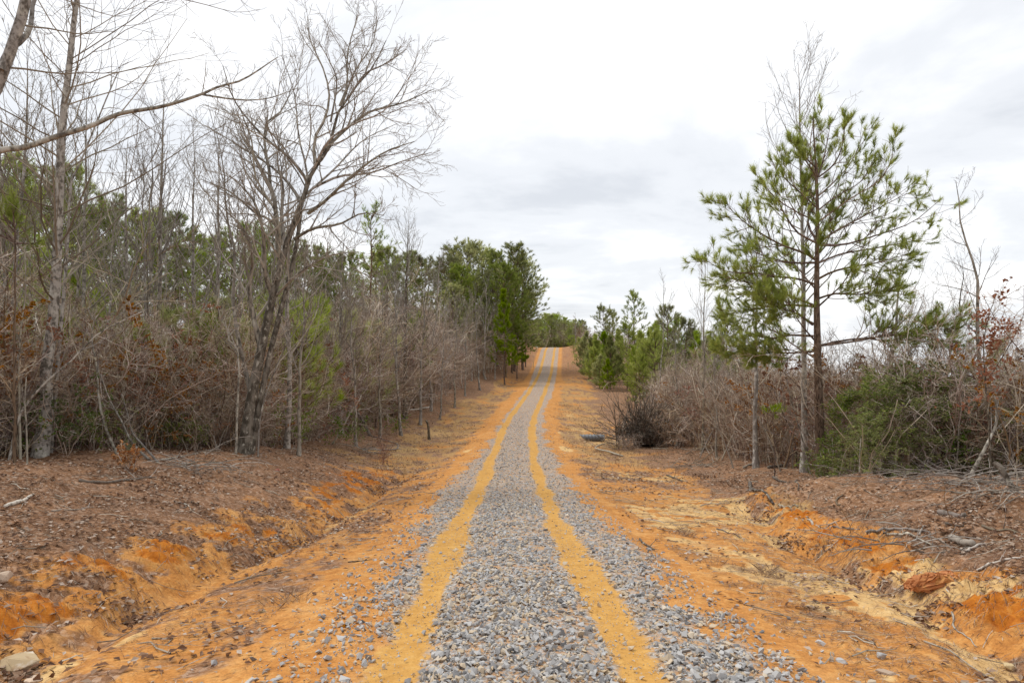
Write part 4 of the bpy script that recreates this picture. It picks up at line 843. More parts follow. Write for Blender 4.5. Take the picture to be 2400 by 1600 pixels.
# pines right of the track
for px, py, d, lab, sd, w_ in ((1412, 728, 92, 'pine with rounded top left of the taller one on the right of the road', 131, 2.0), (1437, 738, 95, 'pine half merged with its neighbour on the right of the hill road', 132, 2.0), (1488, 693, 84, 'tallest open-crowned pine above the young pines right of the hill road', 133, 2.1), (1566, 728, 62, 'small thin pine with bare lower stem above the right-hand brush', 134, 1.5), (1605, 760, 64, 'short flat-topped pine beside the thin one above the right-hand brush', 135, 1.6), (1700, 745, 50, 'slight pine behind the left boughs of the roadside pine', 136, 1.3)):
    b_ = put(px, d); tree('pine_tree', lab, 'tree', b_, pine(sd, (EYE+(800-py)/FPX*d)-b_[2], .11, .45, w_, 'needle_dark', 9, 5, (24, .32, .034), 'round', sub=5))
lst = [(1372, 775, 100, 1), (1385, 790, 92, 1), (1398, 782, 84, 1), (1415, 775, 88, 1), (1430, 785, 78, 1), (1452, 770, 90, 1), (1470, 778, 80, 1), (1505, 775, 76, 1), (1525, 765, 70, .9), (1538, 752, 72, .8), (1550, 785, 64, .9), (1585, 770, 66, .9), (1620, 770, 68, 1), (1640, 775, 60, 1), (1660, 785, 54, 1), (1690, 790, 50, 1), (1360, 800, 108, 1), (1345, 800, 122, 1), (1405, 830, 80, 1.2), (1425, 840, 76, 1.1), (1380, 820, 90, 1.2), (1500, 850, 58, .8), (1490, 830, 62, .8), (1740, 800, 44, 1), (1540, 800, 58, 1)]
pines(lst, PY, 5.2, 'young_pine_tree', 'bushy green young pine among the growth right of the hill road', 'young pines right of the road')
pines([(400, 740, 20.5, 1.0), (470, 760, 21, 1.0), (330, 775, 19.5, 1.0), (560, 765, 22, 1.0), (250, 725, 22, 1.0), (690, 725, 27, 1.0), (740, 715, 30, 1.0), (640, 715, 26, 1.0), (120, 745, 18, 1.0), (820, 745, 36, 1.0), (880, 765, 40, 1.0), (970, 755, 52, 1.0), (30, 785, 17, 1.0), (520, 715, 27, 1.0), (200, 665, 26, 1.0)], PS, 4.1, 'young_pine_tree', 'soft yellow-green pine sapling inside the left thicket', 'pine saplings in the left thicket')
pines([(35, 465, 12.5, .6)], [PT], 5.2, 'young_pine_tree', 'bright yellow-green pine sapling at the left edge of the picture', None)
pines([(2395, 850, 24, .8)], PY[1:2], 5.2, 'young_pine_tree', 'yellow-green pine showing at the right edge of the picture', None)
pines([(1815, 955, 21, .9)], [PT], 5.0, 'young_pine_tree', 'thin pine sapling with a small yellow-green top beside the pale slender trunk', None)
pines([(2340, 815, 60, .9)], PV[:1], 13, 'pine_tree', 'small dark conifer on the skyline near the right edge', None)
# ------------------------------------------------------------------ thickets
def sapling(seed, h, stems=2, r=.022, n1=9, n2=5, n3=3, lean=.12, leaf=None, nleaf=0, leafsize=.07, mat='brush', fine=.0034, ang=54, up=.10, leaf_t=(.2, 1.)):
    rng = np.random.default_rng(seed); n = 9
    P = np.zeros((stems, n, 3)); d = np.stack([rng.normal(0, lean, stems), rng.normal(0, lean, stems), np.ones(stems)], -1); d = norm(d)
    P[:, 0, :2] = rng.normal(0, .08, (stems, 2)); hs = h*(.6+.4*rng.random(stems)); hs[0] = h
    for k in range(1, n):
        d = norm(d+rng.normal(0, .17, d.shape)*np.array([[1, 1, .2]])+np.array([[0, 0, .04]])); P[:, k] = P[:, k-1]+d*(hs/(n-1))[:, None]
    R = r*(.5+.5*rng.random((stems, 1)))*np.linspace(1, .12, n)[None]**.8+.002
    Gs = Geo(); Gs.tubes(P, R, 5, rng); Gt = Geo()
    lv = twig_levels(Gt, P, R, rng, [dict(n=n1, t0=.12, t1=1, ang=ang, asd=18, L=.40, taper=.55, up=up*.35, wig=.15, npts=6, rr=.5, rmin=fine*1.2), dict(n=n2, t0=.15, t1=1, ang=42, L=.45, taper=.4, up=up*.4, wig=.16, npts=4, rr=.65, rmin=fine), dict(n=n3, t0=.2, t1=1, ang=40, L=.5, taper=.3, up=up*.3, wig=.2, npts=3, rr=.75, rmin=fine*.85)])
    parts = [('stems', Gs.mesh('stems', M[mat], True)), ('twigs', Gt.mesh('twigs', M[mat]))]
    if leaf:
        Q, QR = lv[-1]; i = rng.integers(0, len(Q), nleaf)
        if leaf_t[0] > 0: # leaves keep to some height band in clusters
            cl = vnoise(Q[i, 0, 0]*1.6+5, Q[i, 0, 2]*1.6, seed); i = i[cl > .38]
        C = Q[i, -1]*rng.random((len(i), 1))+Q[i, 0]*0; f = rng.random((len(i), 1)); C = Q[i, 0]*(1-f)+Q[i, -1]*f
        Gl = Geo(); Gl.leaves(C, leafsize*(.6+.7*rng.random(len(C))), rng, None, .2)
        parts.append(('leaves', Gl.mesh('leaves', M[leaf])))
    return parts
SB = [sapling(200+i, 4.0, 1+i % 3, .024, 12, 6, 3, .20+.08*(i % 3)) for i in range(6)]          # bare
SM = [sapling(220+i, 2.4, 5, .012, 7, 4, 3, .28) for i in range(3)]                               # low brush clumps
SC = [sapling(230+i, 3.2, 2, .02, 9, 5, 3, .14, 'leaf_copper', 2400, .062) for i in range(3)]      # holding copper leaves
SG = [sapling(240+i, 1.9, 5, .012, 8, 5, 2, .25, 'leaf_green', 2600, .055, leaf_t=(0, 1)) for i in range(2)]
SLG = [sapling(250+i, 1.5, 4, .010, 7, 4, 2, .3, 'leaf_light', 900, .06, leaf_t=(0, 1)) for i in range(2)]
def edge_left(Y): return np.interp(Y, [6, 12, 16, 19, 24, 30, 40, 60, 80, 100, 130, 150], [-11.5, -11, -10.5, -8.0, -8.2, -8.2, -8.3, -6.8, -4.2, -.8, 1.2, 2.2])
def edge_right(Y): return np.interp(Y, [8, 14, 18, 23, 30, 36, 45, 55, 75, 90, 110, 134, 150], [13.0, 12.0, 10.3, 9.2, 8.8, 7.6, 10.2, 11.3, 12.8, 10.8, 11.2, 12, 13])
rr = np.random.default_rng(91)
def height_at(Y, X=None):
    h_ = np.interp(Y, [12, 20, 30, 50, 80, 130], [1.10, 1.15, 1.2, 1.5, 1.6, 1.3])
    return h_ if X is None else h_*(.45+1.15*fbm(X*.22, Y*.22, 211, 2))
def put_sap(vars_, name, label, cat, group, X, Y, s_, sq=1.0):
    z_ = ground_h(X, Y)
    for x, y, zz_, k in zip(X, Y, z_, s_):
        tree(name, label+' '+place_text(1200+x/y*FPX, y), cat, (x, y, zz_-.03), vars_[int(rr.integers(0, len(vars_)))], group, rr.random()*6.28, (k*sq, k*sq, k))
def scat(n, fn, sgn, y0, y1, depth, pw=1.5, pY=1.0):
    Y = y0+(y1-y0)*rr.random(n)**pY; X = fn(Y)+sgn*(.2+depth*rr.random(n)**pw)+.9*(fbm(Y*.35, Y*0+sgn, 201, 2)-.5)
    px = 1200+X/Y*FPX; bad = (px > 530) & (px < 680) & (Y < 20.3) & (X < 0); Y[bad] = rr.uniform(24, 34, bad.sum()); X[bad] = fn(Y[bad])+sgn*rr.uniform(1, 10, bad.sum()); return X, Y
X, Y = scat(105, edge_left, -1, 14, 62, 3.5, 1.4, 1.5); put_sap(SB, 'bare_sapling', 'leafless sapling', 'sapling', 'bare saplings along the left edge', X, Y, height_at(Y, X)*rr.uniform(.7, 1.2, len(X)))
X, Y = scat(48, edge_left, -1, 12, 40, 6, 1.0, 1.3); put_sap(SC, 'copper_leaved_sapling', 'copper-leaved sapling', 'sapling', 'copper-leaved saplings of the left thicket', X, Y, height_at(Y, X)*rr.uniform(.7, 1.3, len(X)))
X, Y = scat(75, edge_right, 1, 17, 62, 4, 1.2, 1.5); put_sap(SB[3:]+SM, 'bare_sapling', 'leafless brush sapling', 'sapling', 'bare saplings along the right edge', X, Y, rr.uniform(.75, 1.3, len(X)))
X, Y = scat(64, edge_right, 1, 17, 34, 12, 1.0, 1.2); put_sap(SC, 'copper_leaved_sapling', 'copper-leaved sapling', 'sapling', 'copper-leaved saplings of the right thicket', X, Y, rr.uniform(.7, 1.15, len(X)))
# green shrubs one can point to
for px, d, s_, v, lab in ((150, 15.3, 1.25, SLG, 'light green leafy shrub under the tall mottled trunk at the left'), (60, 14.8, .9, SLG, 'small light green shrub at the foot of the left edge thicket'), (210, 16.2, .9, SG, 'dark green leafy shrub beside the curved white stems'), (785, 28, 1.15, SLG, 'bright green evergreen bush by the leaning bare pole'), (830, 30, .8, SG, 'low dark evergreen bush behind the leaning bare pole'), (300, 15.5, .45, SLG, 'tiny green seedling at the foot of the curved white stems'), (930, 38, .9, SG, 'green bush behind the fallen logs'), (400, 21, 1.3, SG, 'dark green shrub deep in the left thicket near the wide tree'), (690, 24, 1.3, SG, 'green shrub just right of the wide tree trunk')):
    tree('green_shrub', lab, 'shrub', put(px, d), v[0 if px % 20 else 1], None, px*.1, s_)
# evergreen clump on the right
def evergreen(seed, h, w_, mat, nl=5200, size=.075):
    rng = np.random.default_rng(seed); parts = sapling(seed, h, 4, .03, 12, 5, 2, .12, None, mat='brush')
    m = 70; t = rng.random(m); az = rng.random(m)*6.28; ln = w_*(1-.75*t)*(.5+.6*rng.random(m))
    B = np.empty((m, 6, 3)); B[:, 0] = np.stack([rng.normal(0, .1, m), rng.normal(0, .1, m), .05+h*.93*t], -1); d_ = np.stack([np.cos(az), np.sin(az), .15+.5*t], -1); d_ = norm(d_)
    for k in range(1, 6): d_ = norm(d_+rng.normal(0, .12, d_.shape)+np.array([[0, 0, -.03]])); B[:, k] = B[:, k-1]+d_*(ln/5)[:, None]
    BR = np.stack([rad(.010, .003, 6)]*m); Gb = Geo(); Gb.tubes(B, BR, 3, rng); C, CR = sprout(B, BR, rng, n=7, t0=.25, ang=45, L=.35, up=-.02, npts=4, rmin=.0025); Gb.tubes(C, CR, 3, rng)
    i = rng.integers(0, len(C), nl); f = rng.random((nl, 1))**.7; Cc = C[i, 0]*(1-f)+C[i, -1]*f+rng.normal(0, .035, (nl, 3)); Gl = Geo(); Gl.leaves(Cc, size*(.5+.8*rng.random(nl)), rng, None, .45, .42)
    return [('stems', parts[0][1]), ('branches', Gb.mesh('branches', M['brush'])), ('foliage', Gl.mesh('foliage', M[mat]))]
EV = [evergreen(260, 2.6, 1.5, 'leaf_green', 3800), evergreen(261, 2.6, 1.3, 'leaf_green', 3600), evergreen(262, 2.4, 1.4, 'leaf_light', 3000)]
for px, d, s_, v, lab in ((1985, 17.6, .85, 0, 'dense evergreen shrub just right of the roadside pine trunk'), (2050, 17.2, .95, 1, 'broad evergreen shrub behind the crest of the brush mound'), (2120, 17.4, 1.0, 0, 'dark evergreen shrub in the middle of the right-hand clump'), (2175, 18.4, 1.15, 1, 'tallest evergreen shrub of the right-hand clump'), (2215, 17.5, .8, 2, 'yellow-green shrub at the right end of the evergreen clump'), (2010, 19.2, 1.0, 2, 'lighter evergreen shrub behind the roadside pine trunk'), (2085, 19.8, 1.2, 0, 'evergreen shrub standing at the back of the right-hand clump'), (2255, 20, 1.3, 1, 'loose green shrub behind the leaning white sapling'), (2375, 17, .7, 0, 'small evergreen shrub at the right edge of the picture'), (2150, 21.5, 1.0, 2, 'high yellow-green shrub showing above the evergreen clump'), (2230, 22.5, 1.05, 0, 'tall leafy green shrub between the clump and the rust-leaved oak'), (2060, 22.5, .95, 0, 'dark shrub far behind the crest of the mound'), (2030, 15.9, .6, 1, 'short evergreen at the front of the clump on the mound edge'), (1950, 18.3, .5, 2, 'low yellow-green shrub at the foot of the roadside pine')):
    tree('evergreen_shrub', lab, 'shrub', put(px, d), EV[v], None, px*.37, (s_*1.25, s_*1.25, s_*1.08))
# oak sapling with rust-red leaves
def oak():
    rng = np.random.default_rng(300); d = 13.5; base = np.array(put(2322, d))
    st = local(poly([(2322, 1130), (2318, 1000), (2310, 900), (2305, 800), (2318, 740), (2335, 690)], d, d, 12), base); st[0] = 0; Gs = Geo(); Gs.tubes(st[None], rad(.022, .005, 12)[None], 6, rng)
    Gt = Geo(); lv = twig_levels(Gt, st[None], rad(.022, .005, 12)[None], rng, [dict(n=16, t0=.3, ang=55, L=.26, taper=.3, up=.1, npts=5, rmin=.003), dict(n=4, ang=40, L=.5, npts=4, rmin=.0022)])
    Q = lv[-1][0]; C = np.concatenate([at(px, py, d)[None]-base+rng.normal(0, s_, (n, 3)) for px, py, s_, n in ((2310, 740, .10, 60), (2345, 690, .06, 26), (2330, 780, .15, 100), (2365, 765, .10, 55), (2320, 805, .10, 60), (2310, 860, .11, 60), (2318, 890, .07, 26), (2290, 740, .06, 20), (2300, 935, .07, 18), (2360, 845, .05, 14), (2270, 950, .08, 14), (2340, 930, .10, 18))]); i = rng.integers(0, len(Q), 90); C = np.concatenate([C, Q[i, -1]])
    Gl = Geo(); Gl.leaves(C, .055+.06*rng.random(len(C)), rng, .0+.75*rng.random(len(C)), .1, .55)
    tree('oak_sapling', 'thin oak sapling with hanging rust-red leaves near the right edge', 'sapling', base, [('stem', Gs.mesh('stem', M['bark_dark'], True)), ('twigs', Gt.mesh('twigs', M['twig'])), ('leaves', Gl.mesh('leaves', M['leaf_copper']))])
oak()
# curved white stems and other single stems
def stem(name, label, pts, d0, d1, r0, r1, mat, cat='sapling', tw=6, seed=1, ground=True):
    rng = np.random.default_rng(seed); P = poly(pts, d0, d1, 14); b = P[0].copy()
    if ground: dz = hz(b[0], b[1])-b[2]-.03; P[:, 2] += dz; b = P[0].copy()
    P = P-b; R = rad(r0, r1, 14); g = Geo(); g.tubes(P[None], R[None], 7, rng); parts = [('stem', g.mesh('stem', M[mat], True))]
    if tw:
        Gt = Geo(); twig_levels(Gt, P[None], R[None], rng, [dict(n=tw, t0=.4, ang=42, L=.3, up=.05, npts=5, rmin=.003), dict(n=4, ang=40, L=.45, npts=4, rmin=.0025)]); parts.append(('twigs', Gt.mesh('twigs', M['twig_pale'])))
    return tree(name, label, cat, b, parts)
stem('white_sapling', 'tall white stem curving up from the leaf litter at the left', [(275, 1060), (245, 990), (232, 930), (226, 850), (216, 790), (222, 740), (260, 700)], 15.6, 16, .032, .012, 'bark_pale', seed=1)
stem('white_sapling', 'white stem bending right to left beside the tall curved one', [(355, 1065), (310, 1020), (285, 970), (262, 930), (245, 890), (230, 850)], 15.4, 16, .030, .010, 'bark_pale', seed=2)
stem('white_sapling', 'short leaning white stem rooted with the bent white one', [(372, 1062), (335, 1020), (310, 990), (300, 950), (285, 900)], 15.3, 15.6, .028, .008, 'bark_pale', seed=3)
stem('bare_sapling', 'grey sapling arching right above the left thicket edge', [(20, 1040), (50, 920), (110, 850), (170, 800), (230, 740), (330, 690), (370, 670)], 14, 15, .028, .008, 'bark_pale', seed=4)
stem('bare_sapling', 'slim pale stem forking right beside the tall mottled trunk', [(118, 1040), (138, 800), (158, 560), (168, 400), (200, 330), (240, 230), (275, 150)], 15.6, 16.5, .05, .012, 'bark_pale', seed=15, tw=14)
stem('bare_sapling', 'straight grey stem at the very left of the thicket', [(48, 1040), (45, 900), (46, 760), (60, 640), (58, 540)], 14.2, 14.5, .030, .010, 'bark_grey', seed=5, tw=9)
stem('bare_sapling', 'upright thin pole standing out on the leaf litter at the left', [(64, 1090), (62, 1000), (58, 940), (62, 880)], 12.6, 12.8, .018, .007, 'bark_grey', seed=6)
stem('bare_sapling', 'slim pale sapling touching the left side of the wide tree', [(553, 1060), (556, 960), (560, 860), (556, 780), (570, 700), (555, 620)], 18.6, 18.6, .035, .012, 'bark_pale', seed=7, tw=9)
stem('bare_sapling', 'dark thin sapling beside the wide tree trunk', [(605, 1055), (610, 960), (640, 860), (690, 760), (760, 690)], 18.8, 19.5, .026, .008, 'bark_grey', seed=8, tw=8)
stem('leaning_dead_pole', 'bare grey pole leaning over the clearing edge', [(778, 1045), (800, 1010), (824, 965), (840, 945), (847, 928)], 29, 29.5, .05, .025, 'dead', 'pole', tw=0, seed=9)
stem('dead_snag', 'dark dead trunk slanting left above the fallen logs', [(868, 945), (845, 900), (800, 830), (765, 780), (740, 700)], 36, 37, .085, .05, 'bark_dark', 'dead tree', tw=0, seed=10)
stem('dead_snag', 'broken crooked stem standing at the edge of the logs', [(1006, 978), (1003, 940), (998, 930)], 38, 38, .09, .05, 'bark_dark', 'dead tree', tw=0, seed=11)
stem('white_sapling', 'short leaning white sapling behind the brush heap at the right', [(2268, 1135), (2295, 1085), (2318, 1040), (2335, 1000), (2330, 900)], 14.6, 14.8, .040, .014, 'bark_pale', seed=12)
stem('white_sapling', 'thin pale seedling stem on top of the brush mound', [(2014, 1130), (2015, 1080), (2018, 1045)], 15.4, 15.4, .012, .006, 'bark_pale', tw=4, seed=13)
stem('dead_snag', 'dark broken branch with pale torn end jutting from the right edge', [(2440, 1200), (2400, 1172), (2365, 1130), (2345, 1095), (2330, 1085)], 11.6, 12.0, .055, .05, 'bark_dark', 'dead branch', tw=0, seed=14, ground=False)
for i, (px, d, h_, sl) in enumerate(((1720, 24, 170, -80), (1830, 22, 190, -90), (1900, 21, 200, -60), (1690, 27, 150, 90), (1640, 29, 130, 80), (1580, 33, 120, 70))):
    y0 = 800+(EYE-put(px, d)[2])/d*FPX
    stem('bare_sapling', ['long thin stem slanting left in front of the pale slender trunk', 'thin grey stem slanting left between the two pale trunks', 'thin stem crossing close before the roadside pine trunk', 'stem fanning right in the middle of the right-hand brush', 'pale stem fanning right beside the dark root mass', 'stem fanning right directly behind the dark root mass'][i], [(px, y0), (px+sl*.3, y0-h_*.4), (px+sl*.7, y0-h_*.8), (px+sl, y0-h_*1.2)], d, d+.5, .026, .008, 'bark_grey', seed=30+i, tw=5)

# dense undergrowth behind the edges: nobody could count it
SRC = bpy.data.collections.new('undergrowth_source')
def flat_src(parts, name):
    """join the parts of a sapling into one source mesh"""
    bm = bmesh.new(); mats = []
    for pn, me_ in parts:
        k = len(bm.faces); bm.from_mesh(me_)
        bm.faces.ensure_lookup_table()
        for f in bm.faces[k:]: f.material_index = len(mats)
        mats.append(me_.materials[0])
    m_ = bpy.data.meshes.new(name); bm.to_mesh(m_); bm.free()
    for q in mats: m_.materials.append(q)
    o = bpy.data.objects.new(name, m_); SRC.objects.link(o)
for i, p in enumerate(SB+SM+SC+SG[:1]): flat_src(p, 'undergrowth_source_%02d' % i)      # 0-5 bare, 6-8 low, 9-11 copper, 12 green
def scatter_gn(name, label, X, Y, S, IDX, cat):
    z_ = ground_h(X, Y)-.04; me_ = bpy.data.meshes.new(name); me_.vertices.add(len(X)); me_.vertices.foreach_set('co', np.stack([X, Y, z_], -1).astype(np.float32).ravel())
    a = me_.attributes.new('pick', 'INT', 'POINT'); a.data.foreach_set('value', IDX.astype(np.int32))
    a = me_.attributes.new('size', 'FLOAT', 'POINT'); a.data.foreach_set('value', S.astype(np.float32))
    a = me_.attributes.new('turn', 'FLOAT_VECTOR', 'POINT'); tv = np.zeros((len(X), 3), np.float32); tv[:, 2] = rr.random(len(X))*6.28; tv[:, :2] = rr.normal(0, .06, (len(X), 2)); a.data.foreach_set('vector', tv.ravel())
    o = link(bpy.data.objects.new(name, me_)); g = bpy.data.node_groups.new(name, 'GeometryNodeTree')
    g.interface.new_socket('Geometry', in_out='INPUT', socket_type='NodeSocketGeometry'); g.interface.new_socket('Geometry', in_out='OUTPUT', socket_type='NodeSocketGeometry')
    gi = g.nodes.new('NodeGroupInput'); go = g.nodes.new('NodeGroupOutput'); ip = g.nodes.new('GeometryNodeInstanceOnPoints'); ci = g.nodes.new('GeometryNodeCollectionInfo')
    ci.inputs['Collection'].default_value = SRC; ci.inputs['Separate Children'].default_value = True; ci.inputs['Reset Children'].default_value = True
    def named(n_, ty): q = g.nodes.new('GeometryNodeInputNamedAttribute'); q.data_type = ty; q.inputs['Name'].default_value = n_; return q.outputs['Attribute']
    g.links.new(gi.outputs[0], ip.inputs['Points']); g.links.new(ci.outputs[0], ip.inputs['Instance']); ip.inputs['Pick Instance'].default_value = True
    g.links.new(named('pick', 'INT'), ip.inputs['Instance Index']); g.links.new(named('turn', 'FLOAT_VECTOR'), ip.inputs['Rotation']); g.links.new(named('size', 'FLOAT'), ip.inputs['Scale'])
    g.links.new(ip.outputs[0], go.inputs[0]); md = o.modifiers.new('scatter', 'NODES'); md.node_group = g
    return tag(o, label, cat, None, 'stuff')
def mix_idx(n, w_): return rr.choice(13, n, p=np.array(w_)/sum(w_))
X1, Y1 = scat(1050, edge_left, -1, 11, 60, 16, 1.0, 1.25); X2, Y2 = scat(620, edge_left, -1, 55, 140, 10, 1.0, 1.0); X3, Y3 = scat(700, edge_left, -1, 12, 60, 3.0, 1, 1.3)
X = np.concatenate([X1, X2, X3]); Y = np.concatenate([Y1, Y2, Y3]); n = len(X)
IDX = np.concatenate([mix_idx(1050, [2.2]*6+[2.5]*3+[4.6]*3+[3.2]), mix_idx(620, [4]*6+[1]*3+[.6]*3+[.3]), mix_idx(700, [.5]*6+[4]*3+[1.6]*3+[3.2])])
S = np.where(IDX < 6, height_at(Y, X)*rr.uniform(.6, 1.25, n), np.where(IDX < 9, rr.uniform(.5, 1.0, n), rr.uniform(.6, 1.2, n)*np.where(IDX == 12, .8, 1)*np.interp(Y, [20, 60], [1, 1.4])))
scatter_gn('undergrowth', 'dense grey-brown leafless undergrowth filling the left wood', X, Y, S, IDX, 'undergrowth')
X1, Y1 = scat(1300, edge_right, 1, 16, 62, 26, 1.2, 1.2); X2, Y2 = scat(620, edge_right, 1, 45, 140, 40, 1.0, 1.0)
X3 = np.concatenate([rr.uniform(-10, 40, 260), rr.uniform(24, 75, 700)]); Y3 = np.concatenate([rr.uniform(146, 175, 260), rr.uniform(28, 95, 700)])
X1 = np.concatenate([X1, X3]); Y1 = np.concatenate([Y1, Y3])
X = np.concatenate([X1, X2]); Y = np.concatenate([Y1, Y2]); n = len(X)
IDX = np.concatenate([mix_idx(2260, [2]*6+[3]*3+[2.4]*3+[.9]), mix_idx(620, [3]*6+[3]*3+[.6]*3+[.8])])
S = np.where(IDX < 6, rr.uniform(.6, 1.0, n), np.where(IDX < 9, rr.uniform(.8, 1.5, n), rr.uniform(.6, 1.05, n)))
S = S*np.where(Y > 145, 1.5, 1)*np.where((Y < 60) & (X/Y > .28), 1.3, 1.05)
scatter_gn('undergrowth', 'dense grey-brown leafless brush filling the ground right of the track', X, Y, S, IDX, 'undergrowth')
# ------------------------------------------------------------------ single things lying or standing about
def rock(name, label, cat, px, py_unused, d, size, mat='rock', seed=0, sink=.25, rz=None, x=None, group=None, n=16):
    rng = np.random.default_rng(seed+500); Vv, Ff = stone_shape(rng, n, (1, 1, 1)); Vv = Vv*np.array(size)/np.maximum(np.ptp(Vv, axis=0), 1e-6)
    X_ = (px-1200)/FPX*d if x is None else x
    bm = bmesh.new(); vs = [bm.verts.new(v) for v in Vv]
    for f in Ff: bm.faces.new([vs[i] for i in f])
    bmesh.ops.dissolve_limit(bm, angle_limit=.12, verts=bm.verts[:], edges=bm.edges[:]); bmesh.ops.bevel(bm, geom=bm.edges[:], offset=min(size)*.06, segments=1, affect='EDGES')
    bmesh.ops.triangulate(bm, faces=bm.faces[:]); bmesh.ops.subdivide_edges(bm, edges=bm.edges[:], cuts=1, use_grid_fill=True)
    if mat == 'clod': bmesh.ops.subdivide_edges(bm, edges=bm.edges[:], cuts=1, use_grid_fill=True)
    for v in bm.verts: v.co += Vector(rng.normal(0, min(size)*(.045 if mat == 'clod' else .018), 3))
    bmesh.ops.triangulate(bm, faces=bm.faces[:])
    me_ = bpy.data.meshes.new(name); bm.to_mesh(me_); bm.free(); me_.materials.append(M[mat]); a = me_.attributes.new('tint', 'FLOAT', 'POINT'); a.data.foreach_set('value', np.full(len(me_.vertices), rng.random(), np.float32))
    o = link(bpy.data.objects.new(name, me_)); zc_ = float(road_cover_z(np.array([X_]), np.array([d]))[0]); o.location = (X_, d, zc_+size[2]*(.5-sink)); o.rotation_euler = (rng.normal(0, .1), rng.normal(0, .1), rng.random()*6.28 if rz is None else rz)
    return tag(o, label, cat, group)
def depth_of(px, py):
    """distance at which the line of sight through a photo point meets the ground"""
    d = np.linspace(3.6, 140, 6000); x = (px-1200)/FPX*d; r = EYE+(800-py)/FPX*d; h = ground_h(x, d)
    k = np.nonzero(r <= h)[0]; return float(d[k[0]]) if len(k) else 60.
def rk(px, py, size, label, mat='rock', seed=0, **kw):
    if mat == 'clod': kw.setdefault('sink', .42); kw.setdefault('n', 26)
    return rock('rock' if mat != 'clod' else 'clay_clod', label, 'rock' if mat != 'clod' else 'clod', px, py, depth_of(px, py), size, mat, seed, **kw)
rk(46, 1568, (.36, .26, .15), 'large flat tan sandstone block in the bottom left corner', seed=1, rz=.2)
rk(80, 1598, (.15, .12, .06), 'tan stone just below the large sandstone block', seed=2)
rk(650, 1104, (.15, .13, .12), 'round orange stone alone on the leaf litter left of the track', 'clod', 6)
rk(8, 1365, (.18, .14, .10), 'pale tan stone at the left edge of the picture', seed=8)
rk(820, 1348, (.10, .08, .06), 'tan stone beside the gravel left of the track', seed=9)
rk(845, 1310, (.11, .07, .05), 'flat tan stone above another left of the gravel', seed=10)
rk(808, 1472, (.05, .05, .045), 'small brown clod on the sand left of the wheel track', 'clod', 11)
rk(616, 1435, (.10, .05, .03), 'flat grey-tan stone slab on the clay left of the track', seed=12)
rk(1924, 1358, (.13, .08, .05), 'flat pale stone on the clay slope right of the gravel', seed=13)
rk(2066, 1544, (.09, .08, .065), 'rounded grey stone on the clay at the lower right', 'stone', 14)
rk(1972, 1552, (.12, .07, .04), 'pale angular stone slab on the clay at the lower right', 'stone', 15)
rk(2080, 1580, (.14, .08, .03), 'long flat tan slab near the bottom right edge', seed=16)
rk(1830, 1495, (.08, .06, .05), 'brown stone just right of the gravel edge', 'rock', 17)
rk(1785, 1405, (.07, .05, .045), 'grey stone standing clear of the right gravel edge', 'stone', 18)
rk(1850, 1545, (.10, .05, .05), 'long tan stone lying among the stray gravel at lower right', seed=19)
rk(2190, 1380, (.62, .30, .22), 'big orange clay slab overhanging the right gully', 'clod', 20, rz=-.45, n=24)
rk(2366, 1567, (.13, .10, .06), 'small pale stone at the bottom right corner', 'rock', 26)
# dark root mass pulled up by the clearing crew
def root_mass():
    rng = np.random.default_rng(600); d = 35.0; b = np.array(put(1515, d)); G1 = Geo(); m = 260
    a = rng.random(m)*6.28; el = rng.uniform(.05, 1.45, m); dr = np.stack([np.cos(a)*np.cos(el), np.sin(a)*np.cos(el), np.sin(el)], -1); P = np.empty((m, 6, 3)); P[:, 0] = rng.normal(0, .28, (m, 3))*np.array([2.0, .9, .5])+np.array([0, 0, .35]); ln = (.6+1.9*rng.random(m)**2)
    for k in range(1, 6): dr = norm(dr+rng.normal(0, .13, dr.shape)+np.array([[0, 0, .03]])); P[:, k] = P[:, k-1]+dr*(ln/5)[:, None]
    G1.tubes(P, np.stack([rad(.018, .006, 6)]*m), 4, rng, .25*rng.random(m)); C, CR = sprout(P, np.stack([rad(.018, .006, 6)]*m), rng, n=5, L=.45, npts=4, rmin=.006, ang=40); G1.tubes(C, CR, 3, rng, .5*rng.random(len(C)))
    rs = stone_shape(rng, 30, (1.5, 1.0, .9)); rm = mesh_np('root_ball', rs[0]+np.array([0, 0, .42]), [rs[1]], [M['bark_dark']], None, {'tint': np.zeros(len(rs[0]))})
    tree('uprooted_bush', 'dark uprooted bush with a black tangle of stems beside the culvert', 'bush', b, [('root_ball', rm), ('stems', G1.mesh('stems', M['bark_dark']))], None, 0., 1.35)
root_mass()
pp = sapling(610, 1.5, 9, .012, 7, 4, 3, .5)
for i, (px, d, s_, lab) in enumerate(((1545, 34.5, 1.5, 'tall tan brush clump touching the right side of the uprooted bush'), (1590, 33, 1.7, 'broad tan brush clump right of the uprooted bush'), (1500, 38, 1.5, 'brush clump right behind the uprooted bush'), (1640, 31, 1.6, 'tan brush clump behind the small brush pile'), (1535, 41, 1.8, 'high brush clump further behind the uprooted bush'), (1475, 33, .8, 'small ragged brush clump left of the uprooted bush'))):
    tree('brush_clump', lab, 'bush', put(px, d), pp, None, i*1.3, s_)
tree('brush_clump', 'low brown brush clump in front of the uprooted bush', 'bush', put(1445, 34), pp, None, 0, (1.1, 1.1, .7))
